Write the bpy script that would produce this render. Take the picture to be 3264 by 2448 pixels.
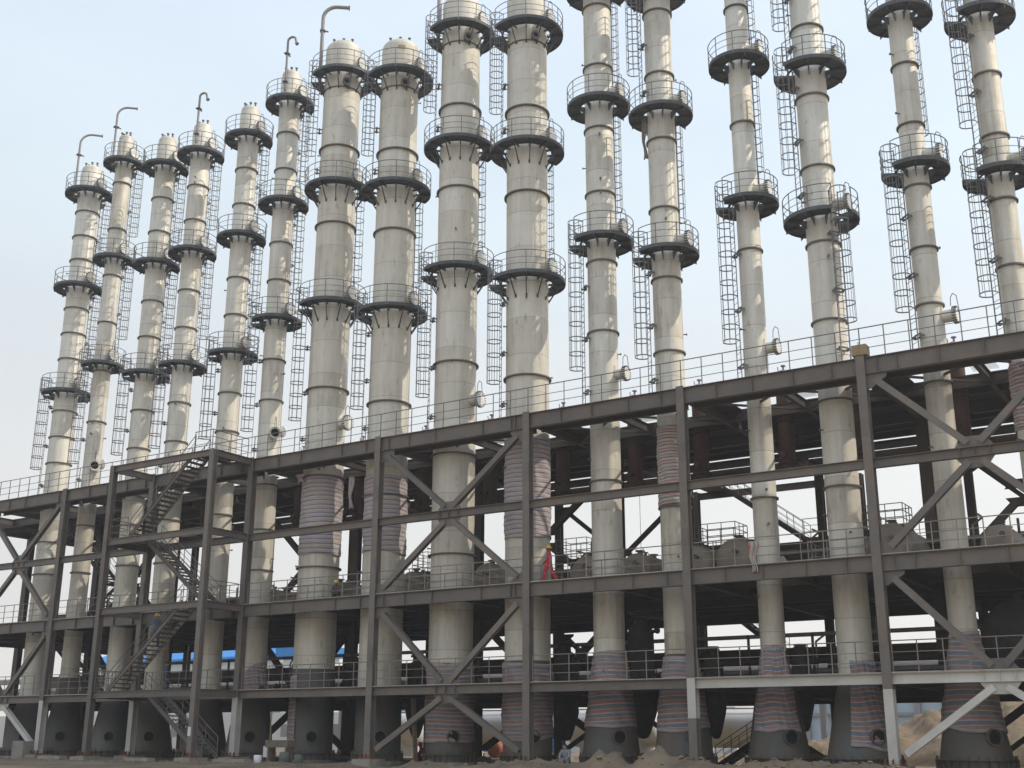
import bpy, math, random
from mathutils import Vector, Matrix
random.seed(7)
R = math.radians
PI = math.pi
scene = bpy.context.scene
for o in list(bpy.data.objects): bpy.data.objects.remove(o)

# ------------------------------------------------------------------ camera
F_PX, YAW, PITCH, ROLL = 3784.5, -0.57339, 0.291757, 0.003025
CAM = Vector((29.0267, -46.1470, 0.8619))
cd = bpy.data.cameras.new('camera'); cam = bpy.data.objects.new('camera', cd)
scene.collection.objects.link(cam); scene.camera = cam
cd.sensor_width = 36; cd.lens = 36 * F_PX / 3264; cd.clip_end = 3000; cd.clip_start = .1
cy, sy, cp, sp = math.cos(YAW), math.sin(YAW), math.cos(PITCH), math.sin(PITCH)
fwd = Vector((sy*cp, cy*cp, sp)); rgt = Vector((cy, -sy, 0)); up = rgt.cross(fwd)
r2 = rgt*math.cos(ROLL) + up*math.sin(ROLL); u2 = -rgt*math.sin(ROLL) + up*math.cos(ROLL)
m3 = Matrix((r2, u2, -fwd)).transposed()
cam.matrix_world = Matrix.Translation(CAM) @ m3.to_4x4()

# ------------------------------------------------------------------ light
SUN_AZ = (0.921, 0.391); SUN_EL = 48
w = bpy.data.worlds.new('World'); scene.world = w; w.use_nodes = True
nt = w.node_tree; nt.nodes.clear()
out = nt.nodes.new('ShaderNodeOutputWorld'); bg = nt.nodes.new('ShaderNodeBackground')
sky = nt.nodes.new('ShaderNodeTexSky'); sky.sky_type = 'NISHITA'; sky.sun_disc = False
sky.sun_elevation = R(SUN_EL); sky.sun_rotation = math.atan2(SUN_AZ[0], SUN_AZ[1])
sky.dust_density = 3.0; sky.air_density = 1.0; sky.ozone_density = 1.5
SKY_K = 0.10
bg.inputs['Strength'].default_value = SKY_K
# thin high haze: pale veil mixed over the clear sky, denser towards the horizon
tc = nt.nodes.new('ShaderNodeTexCoord'); sx = nt.nodes.new('ShaderNodeSeparateXYZ')
nt.links.new(tc.outputs['Generated'], sx.inputs[0])
ramp = nt.nodes.new('ShaderNodeValToRGB'); nt.links.new(sx.outputs['Z'], ramp.inputs['Fac'])
cr = ramp.color_ramp
cr.elements[0].position = 0.0; cr.elements[0].color = (9.9, 9.6, 9.2, 1)
cr.elements[1].position = 0.9; cr.elements[1].color = (7.3, 8.6, 11.2, 1)
e = cr.elements.new(0.2); e.color = (9.7, 9.8, 9.75, 1)
e = cr.elements.new(0.42); e.color = (8.5, 9.7, 10.6, 1)
nz = nt.nodes.new('ShaderNodeTexNoise'); nz.inputs['Scale'].default_value = 2.2; nz.inputs['Detail'].default_value = 5
mp = nt.nodes.new('ShaderNodeMapping'); mp.inputs['Scale'].default_value = (1, 1, 3)
nt.links.new(tc.outputs['Generated'], mp.inputs[0]); nt.links.new(mp.outputs[0], nz.inputs['Vector'])
mr = nt.nodes.new('ShaderNodeMapRange'); mr.inputs['From Min'].default_value = .38; mr.inputs['From Max'].default_value = .66
mr.inputs['To Min'].default_value = .90; mr.inputs['To Max'].default_value = 1.0
nt.links.new(nz.outputs['Fac'], mr.inputs['Value'])
mx = nt.nodes.new('ShaderNodeMix'); mx.data_type = 'RGBA'
nt.links.new(mr.outputs[0], mx.inputs['Factor'])
# forward scattering of the haze: the veil is brighter on the sun's side, dimmer opposite it
dt = nt.nodes.new('ShaderNodeVectorMath'); dt.operation = 'DOT_PRODUCT'; nt.links.new(tc.outputs['Generated'], dt.inputs[0])
dt.inputs[1].default_value = (SUN_AZ[0]*math.cos(R(SUN_EL)), SUN_AZ[1]*math.cos(R(SUN_EL)), math.sin(R(SUN_EL)))
fs = nt.nodes.new('ShaderNodeMapRange'); fs.inputs['From Min'].default_value = -.75; fs.inputs['From Max'].default_value = .85
fs.inputs['To Min'].default_value = .80; fs.inputs['To Max'].default_value = 1.10; nt.links.new(dt.outputs['Value'], fs.inputs['Value'])
vm = nt.nodes.new('ShaderNodeVectorMath'); vm.operation = 'SCALE'; nt.links.new(ramp.outputs['Color'], vm.inputs[0]); nt.links.new(fs.outputs[0], vm.inputs['Scale'])
nt.links.new(sky.outputs[0], mx.inputs['A']); nt.links.new(vm.outputs[0], mx.inputs['B'])
nt.links.new(mx.outputs['Result'], bg.inputs['Color']); nt.links.new(bg.outputs[0], out.inputs['Surface'])

sl = bpy.data.lights.new('sun', 'SUN'); sl.energy = 2.9; sl.angle = R(0.6); sl.color = (1.0, .90, .76)
so = bpy.data.objects.new('sun', sl); scene.collection.objects.link(so)
sd = Vector((SUN_AZ[0]*math.cos(R(SUN_EL)), SUN_AZ[1]*math.cos(R(SUN_EL)), math.sin(R(SUN_EL))))
so.rotation_euler = (-sd).to_track_quat('-Z', 'Y').to_euler(); so.location = (60, 40, 90)
vs = scene.view_settings
vs.view_transform = 'Standard'; vs.look = 'None'; vs.exposure = 0.0; vs.gamma = 1.0; vs.use_curve_mapping = False

# ------------------------------------------------------------------ materials
def mat(name, col, rough=.6, metal=0.0, dirt=None, dscale=2.0, damt=.5, stretch=1.0, bump=0.0, bscale=40, spec=.4):
    """base colour with a second colour mixed in by layered noise (wear, dirt, rust)"""
    m = bpy.data.materials.new(name); m.use_nodes = True; t = m.node_tree; n = t.nodes; L = t.links
    b = n['Principled BSDF']; b.inputs['Roughness'].default_value = rough; b.inputs['Metallic'].default_value = metal
    b.inputs['Specular IOR Level'].default_value = spec
    b.inputs['Base Color'].default_value = (*col, 1)
    g = n.new('ShaderNodeNewGeometry'); mpn = n.new('ShaderNodeMapping')
    mpn.inputs['Scale'].default_value = (1, 1, 1/stretch); L.new(g.outputs['Position'], mpn.inputs[0])
    if dirt:
        no = n.new('ShaderNodeTexNoise'); no.inputs['Scale'].default_value = dscale; no.inputs['Detail'].default_value = 8
        no.inputs['Roughness'].default_value = .65
        L.new(mpn.outputs[0], no.inputs['Vector'])
        rr = n.new('ShaderNodeMapRange'); rr.inputs['From Min'].default_value = .42; rr.inputs['From Max'].default_value = .68
        rr.inputs['To Max'].default_value = damt; L.new(no.outputs['Fac'], rr.inputs['Value'])
        mi = n.new('ShaderNodeMix'); mi.data_type = 'RGBA'; mi.inputs['A'].default_value = (*col, 1); mi.inputs['B'].default_value = (*dirt, 1)
        L.new(rr.outputs[0], mi.inputs['Factor']); L.new(mi.outputs['Result'], b.inputs['Base Color'])
    oi_ = n.new('ShaderNodeObjectInfo'); vr = n.new('ShaderNodeMapRange'); vr.inputs['To Min'].default_value = .86; vr.inputs['To Max'].default_value = 1.14
    L.new(oi_.outputs['Random'], vr.inputs['Value']); hs = n.new('ShaderNodeHueSaturation'); L.new(vr.outputs[0], hs.inputs['Value'])
    if dirt: L.new(mi.outputs['Result'], hs.inputs['Color'])
    else: hs.inputs['Color'].default_value = (*col, 1)
    L.new(hs.outputs[0], b.inputs['Base Color'])
    if bump:
        nb = n.new('ShaderNodeTexNoise'); nb.inputs['Scale'].default_value = bscale; nb.inputs['Detail'].default_value = 4
        L.new(g.outputs['Position'], nb.inputs['Vector'])
        bu = n.new('ShaderNodeBump'); bu.inputs['Strength'].default_value = bump; bu.inputs['Distance'].default_value = .02
        L.new(nb.outputs['Fac'], bu.inputs['Height']); L.new(bu.outputs[0], b.inputs['Normal'])
    return m

def shaft_mat():
    m = bpy.data.materials.new('weathered_stainless'); m.use_nodes = True; t = m.node_tree; n = t.nodes; L = t.links
    b = n['Principled BSDF']; b.inputs['Metallic'].default_value = .38; b.inputs['Specular IOR Level'].default_value = .4
    tcn = n.new('ShaderNodeTexCoord'); oi = n.new('ShaderNodeObjectInfo')
    sp_ = n.new('ShaderNodeSeparateXYZ'); L.new(tcn.outputs['Object'], sp_.inputs[0])
    def math_(op, a, bb=None, v=None):
        x = n.new('ShaderNodeMath'); x.operation = op
        L.new(a, x.inputs[0]) if not isinstance(a, (int, float)) else setattr(x.inputs[0], 'default_value', a)
        if bb is not None:
            L.new(bb, x.inputs[1]) if not isinstance(bb, (int, float)) else setattr(x.inputs[1], 'default_value', bb)
        return x.outputs[0]
    # shell courses 2 m high: each plate its own tone, a weld line between them
    rnd = math_('MULTIPLY', oi.outputs['Random'], 7.3)
    zz = math_('DIVIDE', math_('ADD', sp_.outputs['Z'], rnd), 1.95)
    fl = math_('FLOOR', zz); fr = math_('FRACT', zz)
    wn = n.new('ShaderNodeTexWhiteNoise'); wn.noise_dimensions = '2D'
    cx = n.new('ShaderNodeCombineXYZ'); L.new(fl, cx.inputs[0]); L.new(oi.outputs['Random'], cx.inputs[1]); L.new(cx.outputs[0], wn.inputs['Vector'])
    line = math_('LESS_THAN', fr, .014)
    # streaky grime running down + blotches
    mpn = n.new('ShaderNodeMapping'); mpn.inputs['Scale'].default_value = (2.4, 2.4, .22)
    vadd = n.new('ShaderNodeVectorMath'); vadd.operation = 'ADD'; cc = n.new('ShaderNodeCombineXYZ')
    L.new(math_('MULTIPLY', oi.outputs['Random'], 53.0), cc.inputs[0]); L.new(rnd, cc.inputs[2])
    L.new(tcn.outputs['Object'], vadd.inputs[0]); L.new(cc.outputs[0], vadd.inputs[1])
    L.new(vadd.outputs[0], mpn.inputs[0])
    n1 = n.new('ShaderNodeTexNoise'); n1.inputs['Scale'].default_value = 1.6; n1.inputs['Detail'].default_value = 9; n1.inputs['Roughness'].default_value = .62
    L.new(mpn.outputs[0], n1.inputs['Vector'])
    n2 = n.new('ShaderNodeTexNoise'); n2.inputs['Scale'].default_value = .9; n2.inputs['Detail'].default_value = 7; n2.inputs['Roughness'].default_value = .7
    L.new(vadd.outputs[0], n2.inputs['Vector'])
    n3 = n.new('ShaderNodeTexNoise'); n3.inputs['Scale'].default_value = 7; n3.inputs['Detail'].default_value = 6; L.new(vadd.outputs[0], n3.inputs['Vector'])
    tone = math_('ADD', math_('MULTIPLY', wn.outputs['Value'], .16), math_('MULTIPLY', n1.outputs['Fac'], .55))
    tone = math_('ADD', tone, math_('MULTIPLY', n2.outputs['Fac'], .34))
    tone = math_('ADD', tone, math_('MULTIPLY', math_('SUBTRACT', oi.outputs['Random'], .5), .14))
    rp = n.new('ShaderNodeValToRGB'); L.new(tone, rp.inputs['Fac'])
    rp.color_ramp.elements[0].position = .28; rp.color_ramp.elements[0].color = (.38, .335, .26, 1)
    rp.color_ramp.elements[1].position = .72; rp.color_ramp.elements[1].color = (.74, .71, .63, 1)
    e_ = rp.color_ramp.elements.new(.48); e_.color = (.61, .57, .485, 1)
    mi = n.new('ShaderNodeMix'); mi.data_type = 'RGBA'; mi.blend_type = 'MULTIPLY'
    L.new(rp.outputs['Color'], mi.inputs['A']); mi.inputs['B'].default_value = (.62, .58, .52, 1)
    L.new(math_('MULTIPLY', line, .8), mi.inputs['Factor'])
    # small dark stains / marks
    st = n.new('ShaderNodeMapRange'); st.inputs['From Min'].default_value = .62; st.inputs['From Max'].default_value = .74
    mp3 = n.new('ShaderNodeMapping'); mp3.inputs['Scale'].default_value = (3.0, 3.0, 1.1); L.new(vadd.outputs[0], mp3.inputs[0])
    n4 = n.new('ShaderNodeTexNoise'); n4.inputs['Scale'].default_value = 1.5; n4.inputs['Detail'].default_value = 5; L.new(mp3.outputs[0], n4.inputs['Vector'])
    L.new(n4.outputs['Fac'], st.inputs['Value'])
    mp5 = n.new('ShaderNodeMapping'); mp5.inputs['Scale'].default_value = (9, 9, 1.6); L.new(vadd.outputs[0], mp5.inputs[0])
    n5 = n.new('ShaderNodeTexNoise'); n5.inputs['Scale'].default_value = 1.8; n5.inputs['Detail'].default_value = 8; n5.inputs['Roughness'].default_value = .7; L.new(mp5.outputs[0], n5.inputs['Vector'])
    sc = n.new('ShaderNodeMapRange'); sc.inputs['From Min'].default_value = .58; sc.inputs['From Max'].default_value = .70; sc.inputs['To Max'].default_value = .16; L.new(n5.outputs['Fac'], sc.inputs['Value'])
    mi5 = n.new('ShaderNodeMix'); mi5.data_type = 'RGBA'; L.new(mi.outputs['Result'], mi5.inputs['A']); mi5.inputs['B'].default_value = (.88, .86, .80, 1); L.new(sc.outputs[0], mi5.inputs['Factor'])
    mi = mi5
    mi2 = n.new('ShaderNodeMix'); mi2.data_type = 'RGBA'; mi2.blend_type = 'MULTIPLY'
    L.new(mi.outputs['Result'], mi2.inputs['A']); mi2.inputs['B'].default_value = (.5, .44, .37, 1); L.new(math_('MULTIPLY', st.outputs[0], .5), mi2.inputs['Factor'])
    L.new(mi2.outputs['Result'], b.inputs['Base Color'])
    ro = n.new('ShaderNodeMapRange'); ro.inputs['To Min'].default_value = .58; ro.inputs['To Max'].default_value = .78
    L.new(n3.outputs['Fac'], ro.inputs['Value']); L.new(ro.outputs[0], b.inputs['Roughness'])
    bu = n.new('ShaderNodeBump'); bu.inputs['Strength'].default_value = .35; bu.inputs['Distance'].default_value = .05
    hh = math_('SUBTRACT', n2.outputs['Fac'], math_('MULTIPLY', line, .3))
    L.new(hh, bu.inputs['Height']); L.new(bu.outputs[0], b.inputs['Normal'])
    return m

def tarp_mat(name, period, bands, base):
    """woven sheeting: coloured bands across a pale ground, by local height"""
    m = bpy.data.materials.new(name); m.use_nodes = True; t = m.node_tree; n = t.nodes; L = t.links
    b = n['Principled BSDF']; b.inputs['Roughness'].default_value = .55; b.inputs['Specular IOR Level'].default_value = .3
    uv = n.new('ShaderNodeUVMap'); sp_ = n.new('ShaderNodeSeparateXYZ'); L.new(uv.outputs[0], sp_.inputs[0])
    d = n.new('ShaderNodeMath'); d.operation = 'DIVIDE'; L.new(sp_.outputs['Y'], d.inputs[0]); d.inputs[1].default_value = period
    f = n.new('ShaderNodeMath'); f.operation = 'FRACT'; L.new(d.outputs[0], f.inputs[0])
    rp = n.new('ShaderNodeValToRGB'); rp.color_ramp.interpolation = 'CONSTANT'; L.new(f.outputs[0], rp.inputs['Fac'])
    cr = rp.color_ramp; cr.elements[0].position = 0; cr.elements[0].color = (*bands[0][1], 1)
    cr.elements[1].position = bands[1][0]; cr.elements[1].color = (*bands[1][1], 1)
    for p, c in bands[2:]:
        e_ = cr.elements.new(p); e_.color = (*c, 1)
    g = n.new('ShaderNodeNewGeometry'); no = n.new('ShaderNodeTexNoise'); no.inputs['Scale'].default_value = 3; no.inputs['Detail'].default_value = 7
    L.new(g.outputs['Position'], no.inputs['Vector'])
    mi = n.new('ShaderNodeMix'); mi.data_type = 'RGBA'; L.new(rp.outputs['Color'], mi.inputs['A']); mi.inputs['B'].default_value = (*base, 1)
    mr_ = n.new('ShaderNodeMapRange'); mr_.inputs['From Min'].default_value = .35; mr_.inputs['From Max'].default_value = .75
    mr_.inputs['To Min'].default_value = .12; mr_.inputs['To Max'].default_value = .78
    L.new(no.outputs['Fac'], mr_.inputs['Value']); L.new(mr_.outputs[0], mi.inputs['Factor']); L.new(mi.outputs['Result'], b.inputs['Base Color'])
    # pale selvedge along the hems (uv x = distance to the hem)
    hl = n.new('ShaderNodeMath'); hl.operation = 'LESS_THAN'; hl.inputs[1].default_value = .13; L.new(sp_.outputs['X'], hl.inputs[0])
    mh = n.new('ShaderNodeMix'); mh.data_type = 'RGBA'; mh.inputs['B'].default_value = (.38, .33, .32, 1); L.new(hl.outputs[0], mh.inputs['Factor'])
    L.new(mi.outputs['Result'], mh.inputs['A']); L.new(mh.outputs['Result'], b.inputs['Base Color'])
    bu = n.new('ShaderNodeBump'); bu.inputs['Strength'].default_value = .6; bu.inputs['Distance'].default_value = .06
    L.new(no.outputs['Fac'], bu.inputs['Height']); L.new(bu.outputs[0], b.inputs['Normal'])
    return m

M = {}
M['shaft'] = shaft_mat()
M['dome'] = M['shaft']
M['skirt'] = mat('grey_primer_skirt', (.105, .105, .098), .6, 0, (.20, .13, .075), .55, .6, 2.0, .2, 12)
M['ring'] = mat('dark_support_ring', (.15, .14, .13), .6, .3, (.24, .19, .14), 3, .5)
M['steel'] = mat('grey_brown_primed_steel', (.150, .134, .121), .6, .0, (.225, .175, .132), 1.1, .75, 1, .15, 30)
M['steel2'] = mat('shade_toned_interior_steel', (.080, .069, .060), .6, .0, (.12, .085, .06), .9, .6)  # shade under the decks is put into this darker copy of the steel
M['steelw'] = mat('pale_primed_steel', (.56, .54, .49), .5, .0, (.40, .37, .32), .8, .6)
M['steelm'] = mat('half_faded_steel', (.36, .355, .34), .55, .0, (.22, .21, .20), .8, .7)
M['plat'] = mat('blue_black_platform_paint', (.075, .086, .094), .55, .1, (.13, .12, .11), 2, .6)
M['rail'] = mat('grey_rail_paint', (.19, .19, .195), .5, .2, (.22, .17, .13), 2, .5)
M['railw'] = mat('worn_pale_rail', (.24, .215, .185), .55, .1, (.30, .20, .14), 2, .6)
M['deck'] = mat('rusty_chequer_plate', (.12, .10, .083), .7, .0, (.16, .115, .08), 1.1, .7)
M['sunlit_dust'] = mat('sunlit_dusty_deck_edge', (.46, .44, .40), .8, 0, (.30, .27, .23), 3, .6)  # sunlight on the dusty deck edge is put into this pale colour
M['grate'] = mat('galvanised_grating', (.42, .45, .44), .5, .3)
M['flange'] = mat('bright_machined_flange', (.88, .86, .80), .4, .0, (.7, .66, .58), 5, .3)
M['bolt'] = mat('dark_bolt', (.13, .12, .11), .5, .3)
M['shade_eye_black'] = mat('black_shade_and_eyes', (.012, .012, .012), .9)  # paints the shade inside openings black; also colours the eyes
M['rust'] = mat('red_oxide_vessel', (.06, .026, .02), .7, .0, (.09, .045, .03), 1.5, .7)
M['rustp'] = mat('rust_patch', (.32, .22, .13), .8, 0, (.45, .38, .28), 6, .8)
M['cloth'] = mat('grey_brown_cloth', (.26, .22, .19), .9, 0, (.17, .145, .12), 4, .7)
M['pipe'] = mat('dull_grey_pipe', (.33, .31, .30), .5, .2, (.22, .19, .17), 2, .6)
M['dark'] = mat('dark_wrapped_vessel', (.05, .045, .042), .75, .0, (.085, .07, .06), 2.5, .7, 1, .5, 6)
M['tank'] = mat('dusty_grey_tank', (.38, .34, .29), .55, .1, (.26, .225, .185), 1.0, .7)
M['tankw'] = mat('white_painted_tank', (.78, .77, .73), .4, .0, (.6, .57, .5), .6, .5)
M['conc'] = mat('rough_concrete', (.33, .31, .27), .85, 0, (.20, .17, .13), 1.5, .7, 1, .5, 25)
M['dirt'] = mat('loose_yellow_soil', (.27, .205, .13), .95, 0, (.16, .115, .07), 1.1, .8, 1, 1.0, 5)
M['ground'] = mat('trampled_earth', (.23, .172, .108), .95, 0, (.085, .068, .05), .5, .8, 1, .8, 4)
M['baseplate'] = mat('rusty_base_plate', (.22, .09, .05), .8, .1, (.12, .06, .04), 4, .7)
M['blue'] = mat('blue_sheet_roof', (.01, .19, .52), .5, 0, (.02, .26, .60), .1, .5)
M['white'] = mat('off_white_wall', (.70, .70, .67), .7, 0, (.55, .54, .5), .1, .5)
M['glass'] = mat('pale_blue_cladding', (.42, .52, .60), .35, 0, (.5, .58, .62), .1, .5)
M['far'] = mat('distant_grey_steel', (.26, .25, .26), .7, 0, (.33, .30, .28), .2, .6)
M['yellow'] = mat('yellow_helmet', (.85, .50, .03), .35)
M['redh'] = mat('red_helmet', (.75, .09, .03), .35)
M['oldwood'] = mat('weathered_timber', (.20, .165, .125), .8, 0, (.13, .10, .08), 5, .7, 1, .4, 25)
M['wood'] = mat('raw_yellow_timber', (.36, .27, .14), .7, 0, (.25, .18, .1), 6, .6, 1, .3, 30)
M['paper'] = mat('white_paper', (.75, .73, .72), .8)
M['lav'] = mat('lavender_primer', (.35, .30, .38), .5, .1, (.25, .2, .24), 3, .5)
M['orange'] = mat('faded_orange_paint', (.30, .085, .045), .6, 0, (.2, .07, .04), 2, .5)
M['green'] = mat('dull_green_drum', (.13, .16, .125), .6, 0, (.1, .11, .09), 5, .6)
W_, B_, R_ = (.56, .52, .50), (.14, .17, .24), (.35, .16, .14)
M['tarp_low'] = tarp_mat('red_blue_striped_sheeting', .37, [(0, B_), (.30, W_), (.42, R_), (.80, W_), (.86, B_)], (.33, .285, .26))
M['tarp_up'] = tarp_mat('pale_striped_sheeting', .235, [(0, (.08, .12, .29)), (.26, (.56, .50, .46)), (.42, (.50, .29, .25)), (.58, (.55, .50, .47))], (.42, .37, .335))
M['tarp_red'] = tarp_mat('red_green_striped_sheeting', .30, [(0, (.10, .155, .19)), (.27, (.50, .455, .42)), (.45, (.43, .12, .09)), (.72, (.54, .50, .46))], (.40, .335, .29))
def person_mat(name, cloth, trousers=None):
    m = bpy.data.materials.new(name); m.use_nodes = True; t = m.node_tree; n = t.nodes; L = t.links
    b = n['Principled BSDF']; b.inputs['Roughness'].default_value = .8
    tcn = n.new('ShaderNodeTexCoord'); s = n.new('ShaderNodeSeparateXYZ'); L.new(tcn.outputs['Object'], s.inputs[0])
    rp = n.new('ShaderNodeValToRGB'); rp.color_ramp.interpolation = 'CONSTANT'
    d = n.new('ShaderNodeMath'); d.operation = 'DIVIDE'; L.new(s.outputs['Z'], d.inputs[0]); d.inputs[1].default_value = 2.0; L.new(d.outputs[0], rp.inputs['Fac'])
    tr = trousers or cloth
    rp.color_ramp.elements[0].position = 0; rp.color_ramp.elements[0].color = (.03, .025, .02, 1)
    rp.color_ramp.elements[1].position = .05; rp.color_ramp.elements[1].color = (*tr, 1)
    for p, c in ((.47, cloth), (.735, (.36, .20, .13))):
        e_ = rp.color_ramp.elements.new(p); e_.color = (*c, 1)
    L.new(rp.outputs['Color'], b.inputs['Base Color']); return m

# ------------------------------------------------------------------ mesh helpers
class MB:
    def __init__(s): s.v = []; s.f = []; s.uv = None; s.smooth = []
    def add(s, vs, fs, smooth=False):
        k = len(s.v); s.v += [tuple(p) for p in vs]; s.f += [tuple(i+k for i in f) for f in fs]; s.smooth += [smooth]*len(fs); return s
    def box(s, x0, x1, y0, y1, z0, z1):
        v = [(x0,y0,z0),(x1,y0,z0),(x1,y1,z0),(x0,y1,z0),(x0,y0,z1),(x1,y0,z1),(x1,y1,z1),(x0,y1,z1)]
        return s.add(v, [(0,3,2,1),(4,5,6,7),(0,1,5,4),(1,2,6,5),(2,3,7,6),(3,0,4,7)])
    def bar(s, a, b, w, h, upv=(0,0,1), off=(0,0)):
        """box along a->b, w wide across, h high along upv"""
        a = Vector(a); b = Vector(b); d = (b-a).normalized(); u = Vector(upv); sd_ = d.cross(u)
        if sd_.length < 1e-4: u = Vector((0,1,0)); sd_ = d.cross(u)
        sd_.normalize(); u = sd_.cross(d).normalized()
        o = sd_*off[0] + u*off[1]
        v = []
        for p in (a, b):
            for (i, j) in ((-1,-1),(1,-1),(1,1),(-1,1)): v.append(p + o + sd_*(w/2*i) + u*(h/2*j))
        return s.add(v, [(3,2,1,0),(4,5,6,7),(0,1,5,4),(1,2,6,5),(2,3,7,6),(3,0,4,7)])
    def ibeam(s, a, b, w, h, t=.02, upv=(0,0,1)):
        s.bar(a, b, w, t, upv, (0, h/2-t/2)); s.bar(a, b, w, t, upv, (0, -h/2+t/2)); s.bar(a, b, t, h-2*t-.002, upv); return s
    def tube(s, a, b, r, n=6, r1=None, caps=True):
        a = Vector(a); b = Vector(b); d = (b-a).normalized(); u = Vector((0,0,1)) if abs(d.z) < .95 else Vector((0,1,0))
        x = d.cross(u).normalized(); y = x.cross(d); r1 = r if r1 is None else r1; v = []
        for p, rr in ((a, r), (b, r1)):
            for i in range(n): t = 2*PI*i/n; v.append(p + x*(rr*math.cos(t)) + y*(rr*math.sin(t)))
        f = [(i, (i+1) % n, n+(i+1) % n, n+i) for i in range(n)]
        s.add(v, f, True)
        if caps: s.add(v, [tuple(range(n-1, -1, -1)), tuple(range(n, 2*n))])
        return s
    def path(s, pts, r, n=6):
        for a, b in zip(pts[:-1], pts[1:]): s.tube(a, b, r, n)
        return s
    def lathe(s, prof, n=32, t0=0, t1=2*PI, smooth=True):
        full = abs(t1-t0-2*PI) < 1e-6; m = n if full else n+1; v = []
        for r, z in prof:
            for i in range(m): t = t0+(t1-t0)*i/n; v.append((r*math.cos(t), r*math.sin(t), z))
        f = []
        for j in range(len(prof)-1):
            for i in range(n):
                k = (i+1) % m; f.append((j*m+i, j*m+k, (j+1)*m+k, (j+1)*m+i))
        return s.add(v, f, smooth)
    def sector(s, r0, r1, z0, z1, t0=0, t1=2*PI, n=32):
        """solid ring or ring sector"""
        full = abs(t1-t0-2*PI) < 1e-6
        s.lathe([(r0, z0), (r1, z0), (r1, z1), (r0, z1), (r0, z0)], n, t0, t1, False)
        if not full:
            for t in (t0, t1):
                c, q = math.cos(t), math.sin(t)
                s.add([(r0*c, r0*q, z0), (r1*c, r1*q, z0), (r1*c, r1*q, z1), (r0*c, r0*q, z1)], [(0,1,2,3)])
        return s
    def mesh(s, name):
        me = bpy.data.meshes.new(name); me.from_pydata(s.v, [], s.f)
        me.polygons.foreach_set('use_smooth', s.smooth)
        if s.uv:
            ul = me.uv_layers.new(name='UVMap')
            for lp in me.loops: ul.data[lp.index].uv = s.uv[lp.vertex_index]
        me.update(); return me

COL = scene.collection
def obj(name, me, m=None, parent=None, loc=(0,0,0), rz=0.0):
    if isinstance(me, MB): me = me.mesh(name)
    if m is not None and not me.materials: me.materials.append(M[m] if isinstance(m, str) else m)
    o = bpy.data.objects.new(name, me); COL.objects.link(o); o.location = loc; o.rotation_euler = (0, 0, rz)
    if parent: o.parent = parent
    return o
def empty(name, label, cat, loc=(0,0,0), rz=0.0, group=None):
    o = bpy.data.objects.new(name, None); COL.objects.link(o); o.empty_display_size = .3
    o.location = loc; o.rotation_euler = (0, 0, rz); o['label'] = label; o['category'] = cat
    o['kind'] = 'thing'
    if group: o['group'] = group
    return o
def tag(o, label, cat, group=None):
    o['label'] = label; o['category'] = cat
    if group: o['group'] = group
    return o
def struct(o): o['kind'] = 'structure'; return o
CACHE = {}
def cached(key, fn):
    if key not in CACHE: CACHE[key] = fn().mesh(str(key[0]))
    return CACHE[key]
def az(a): return R(a-90)       # azimuth: 0 = towards the viewer side (-Y), 90 = +X

# ------------------------------------------------------------------ levels and grid
ZL = [0, 3.333, 7.775, 11.60, 15.80]
BH = [0, .40, .62, .38, .72]
CX = [-50, -42, -34, -26, -18, -9, 0, 8, 16, 24, 32]
Y2, Y3 = 9.1, 18.1
GZ = -.45
TY = 2.8

# ------------------------------------------------------------------ ground
def hgt(x, y):
    h = GZ + .22*max(0, min(1, (-5-x)/6))
    n = (math.sin(x*1.7+y*.6)+math.sin(x*.63-y*1.3+1.3)+math.sin(x*2.9+y*2.1)*.5)*.035
    if y < -6: h -= min(1.0, (-6-y)*.02)
    for (mx_, my, mh, ms) in ((-2.7, -4, .50, 1.3), (.6, -4, .36, 1.5), (2.9, -4.2, .38, 1.6), (6.3, -4, .86, .85), (8.2, -4, .86, .8), (9.6, -4, .50, 1.4), (12.4, -4, .46, 2.0), (15, -4, .4, 2), (17, -4, .3, 2), (-40.5, -1.6, .55, 1.7), (4.6,-4.2,.34,1.5)):
        d = ((x-mx_)**2+(y-my)**2*.6)/(ms*ms)
        h += mh*math.exp(-d)*(1+.25*math.sin(x*7+y*5)*math.exp(-d))
    return h + n
def axis_pts(lo, hi, c0, c1, st):
    p = []; x = c0
    while x < c1: p.append(x); x += st
    q = [c0]; s_ = st
    while q[-1] > lo: s_ *= 1.35; q.append(q[-1]-s_)
    r = [c1]; s_ = st
    while r[-1] < hi: s_ *= 1.35; r.append(r[-1]+s_)
    return q[:0:-1] + p + r
gx = axis_pts(-1500, 1500, -48, 26, .28); gy = axis_pts(-400, 1500, -8, 2, .28)
g = MB(); nx, ny = len(gx), len(gy)
g.add([(x, y, hgt(x, y)) for y in gy for x in gx], [(j*nx+i, j*nx+i+1, (j+1)*nx+i+1, (j+1)*nx+i) for j in range(ny-1) for i in range(nx-1)], True)
struct(obj('ground', g, 'ground'))

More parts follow.
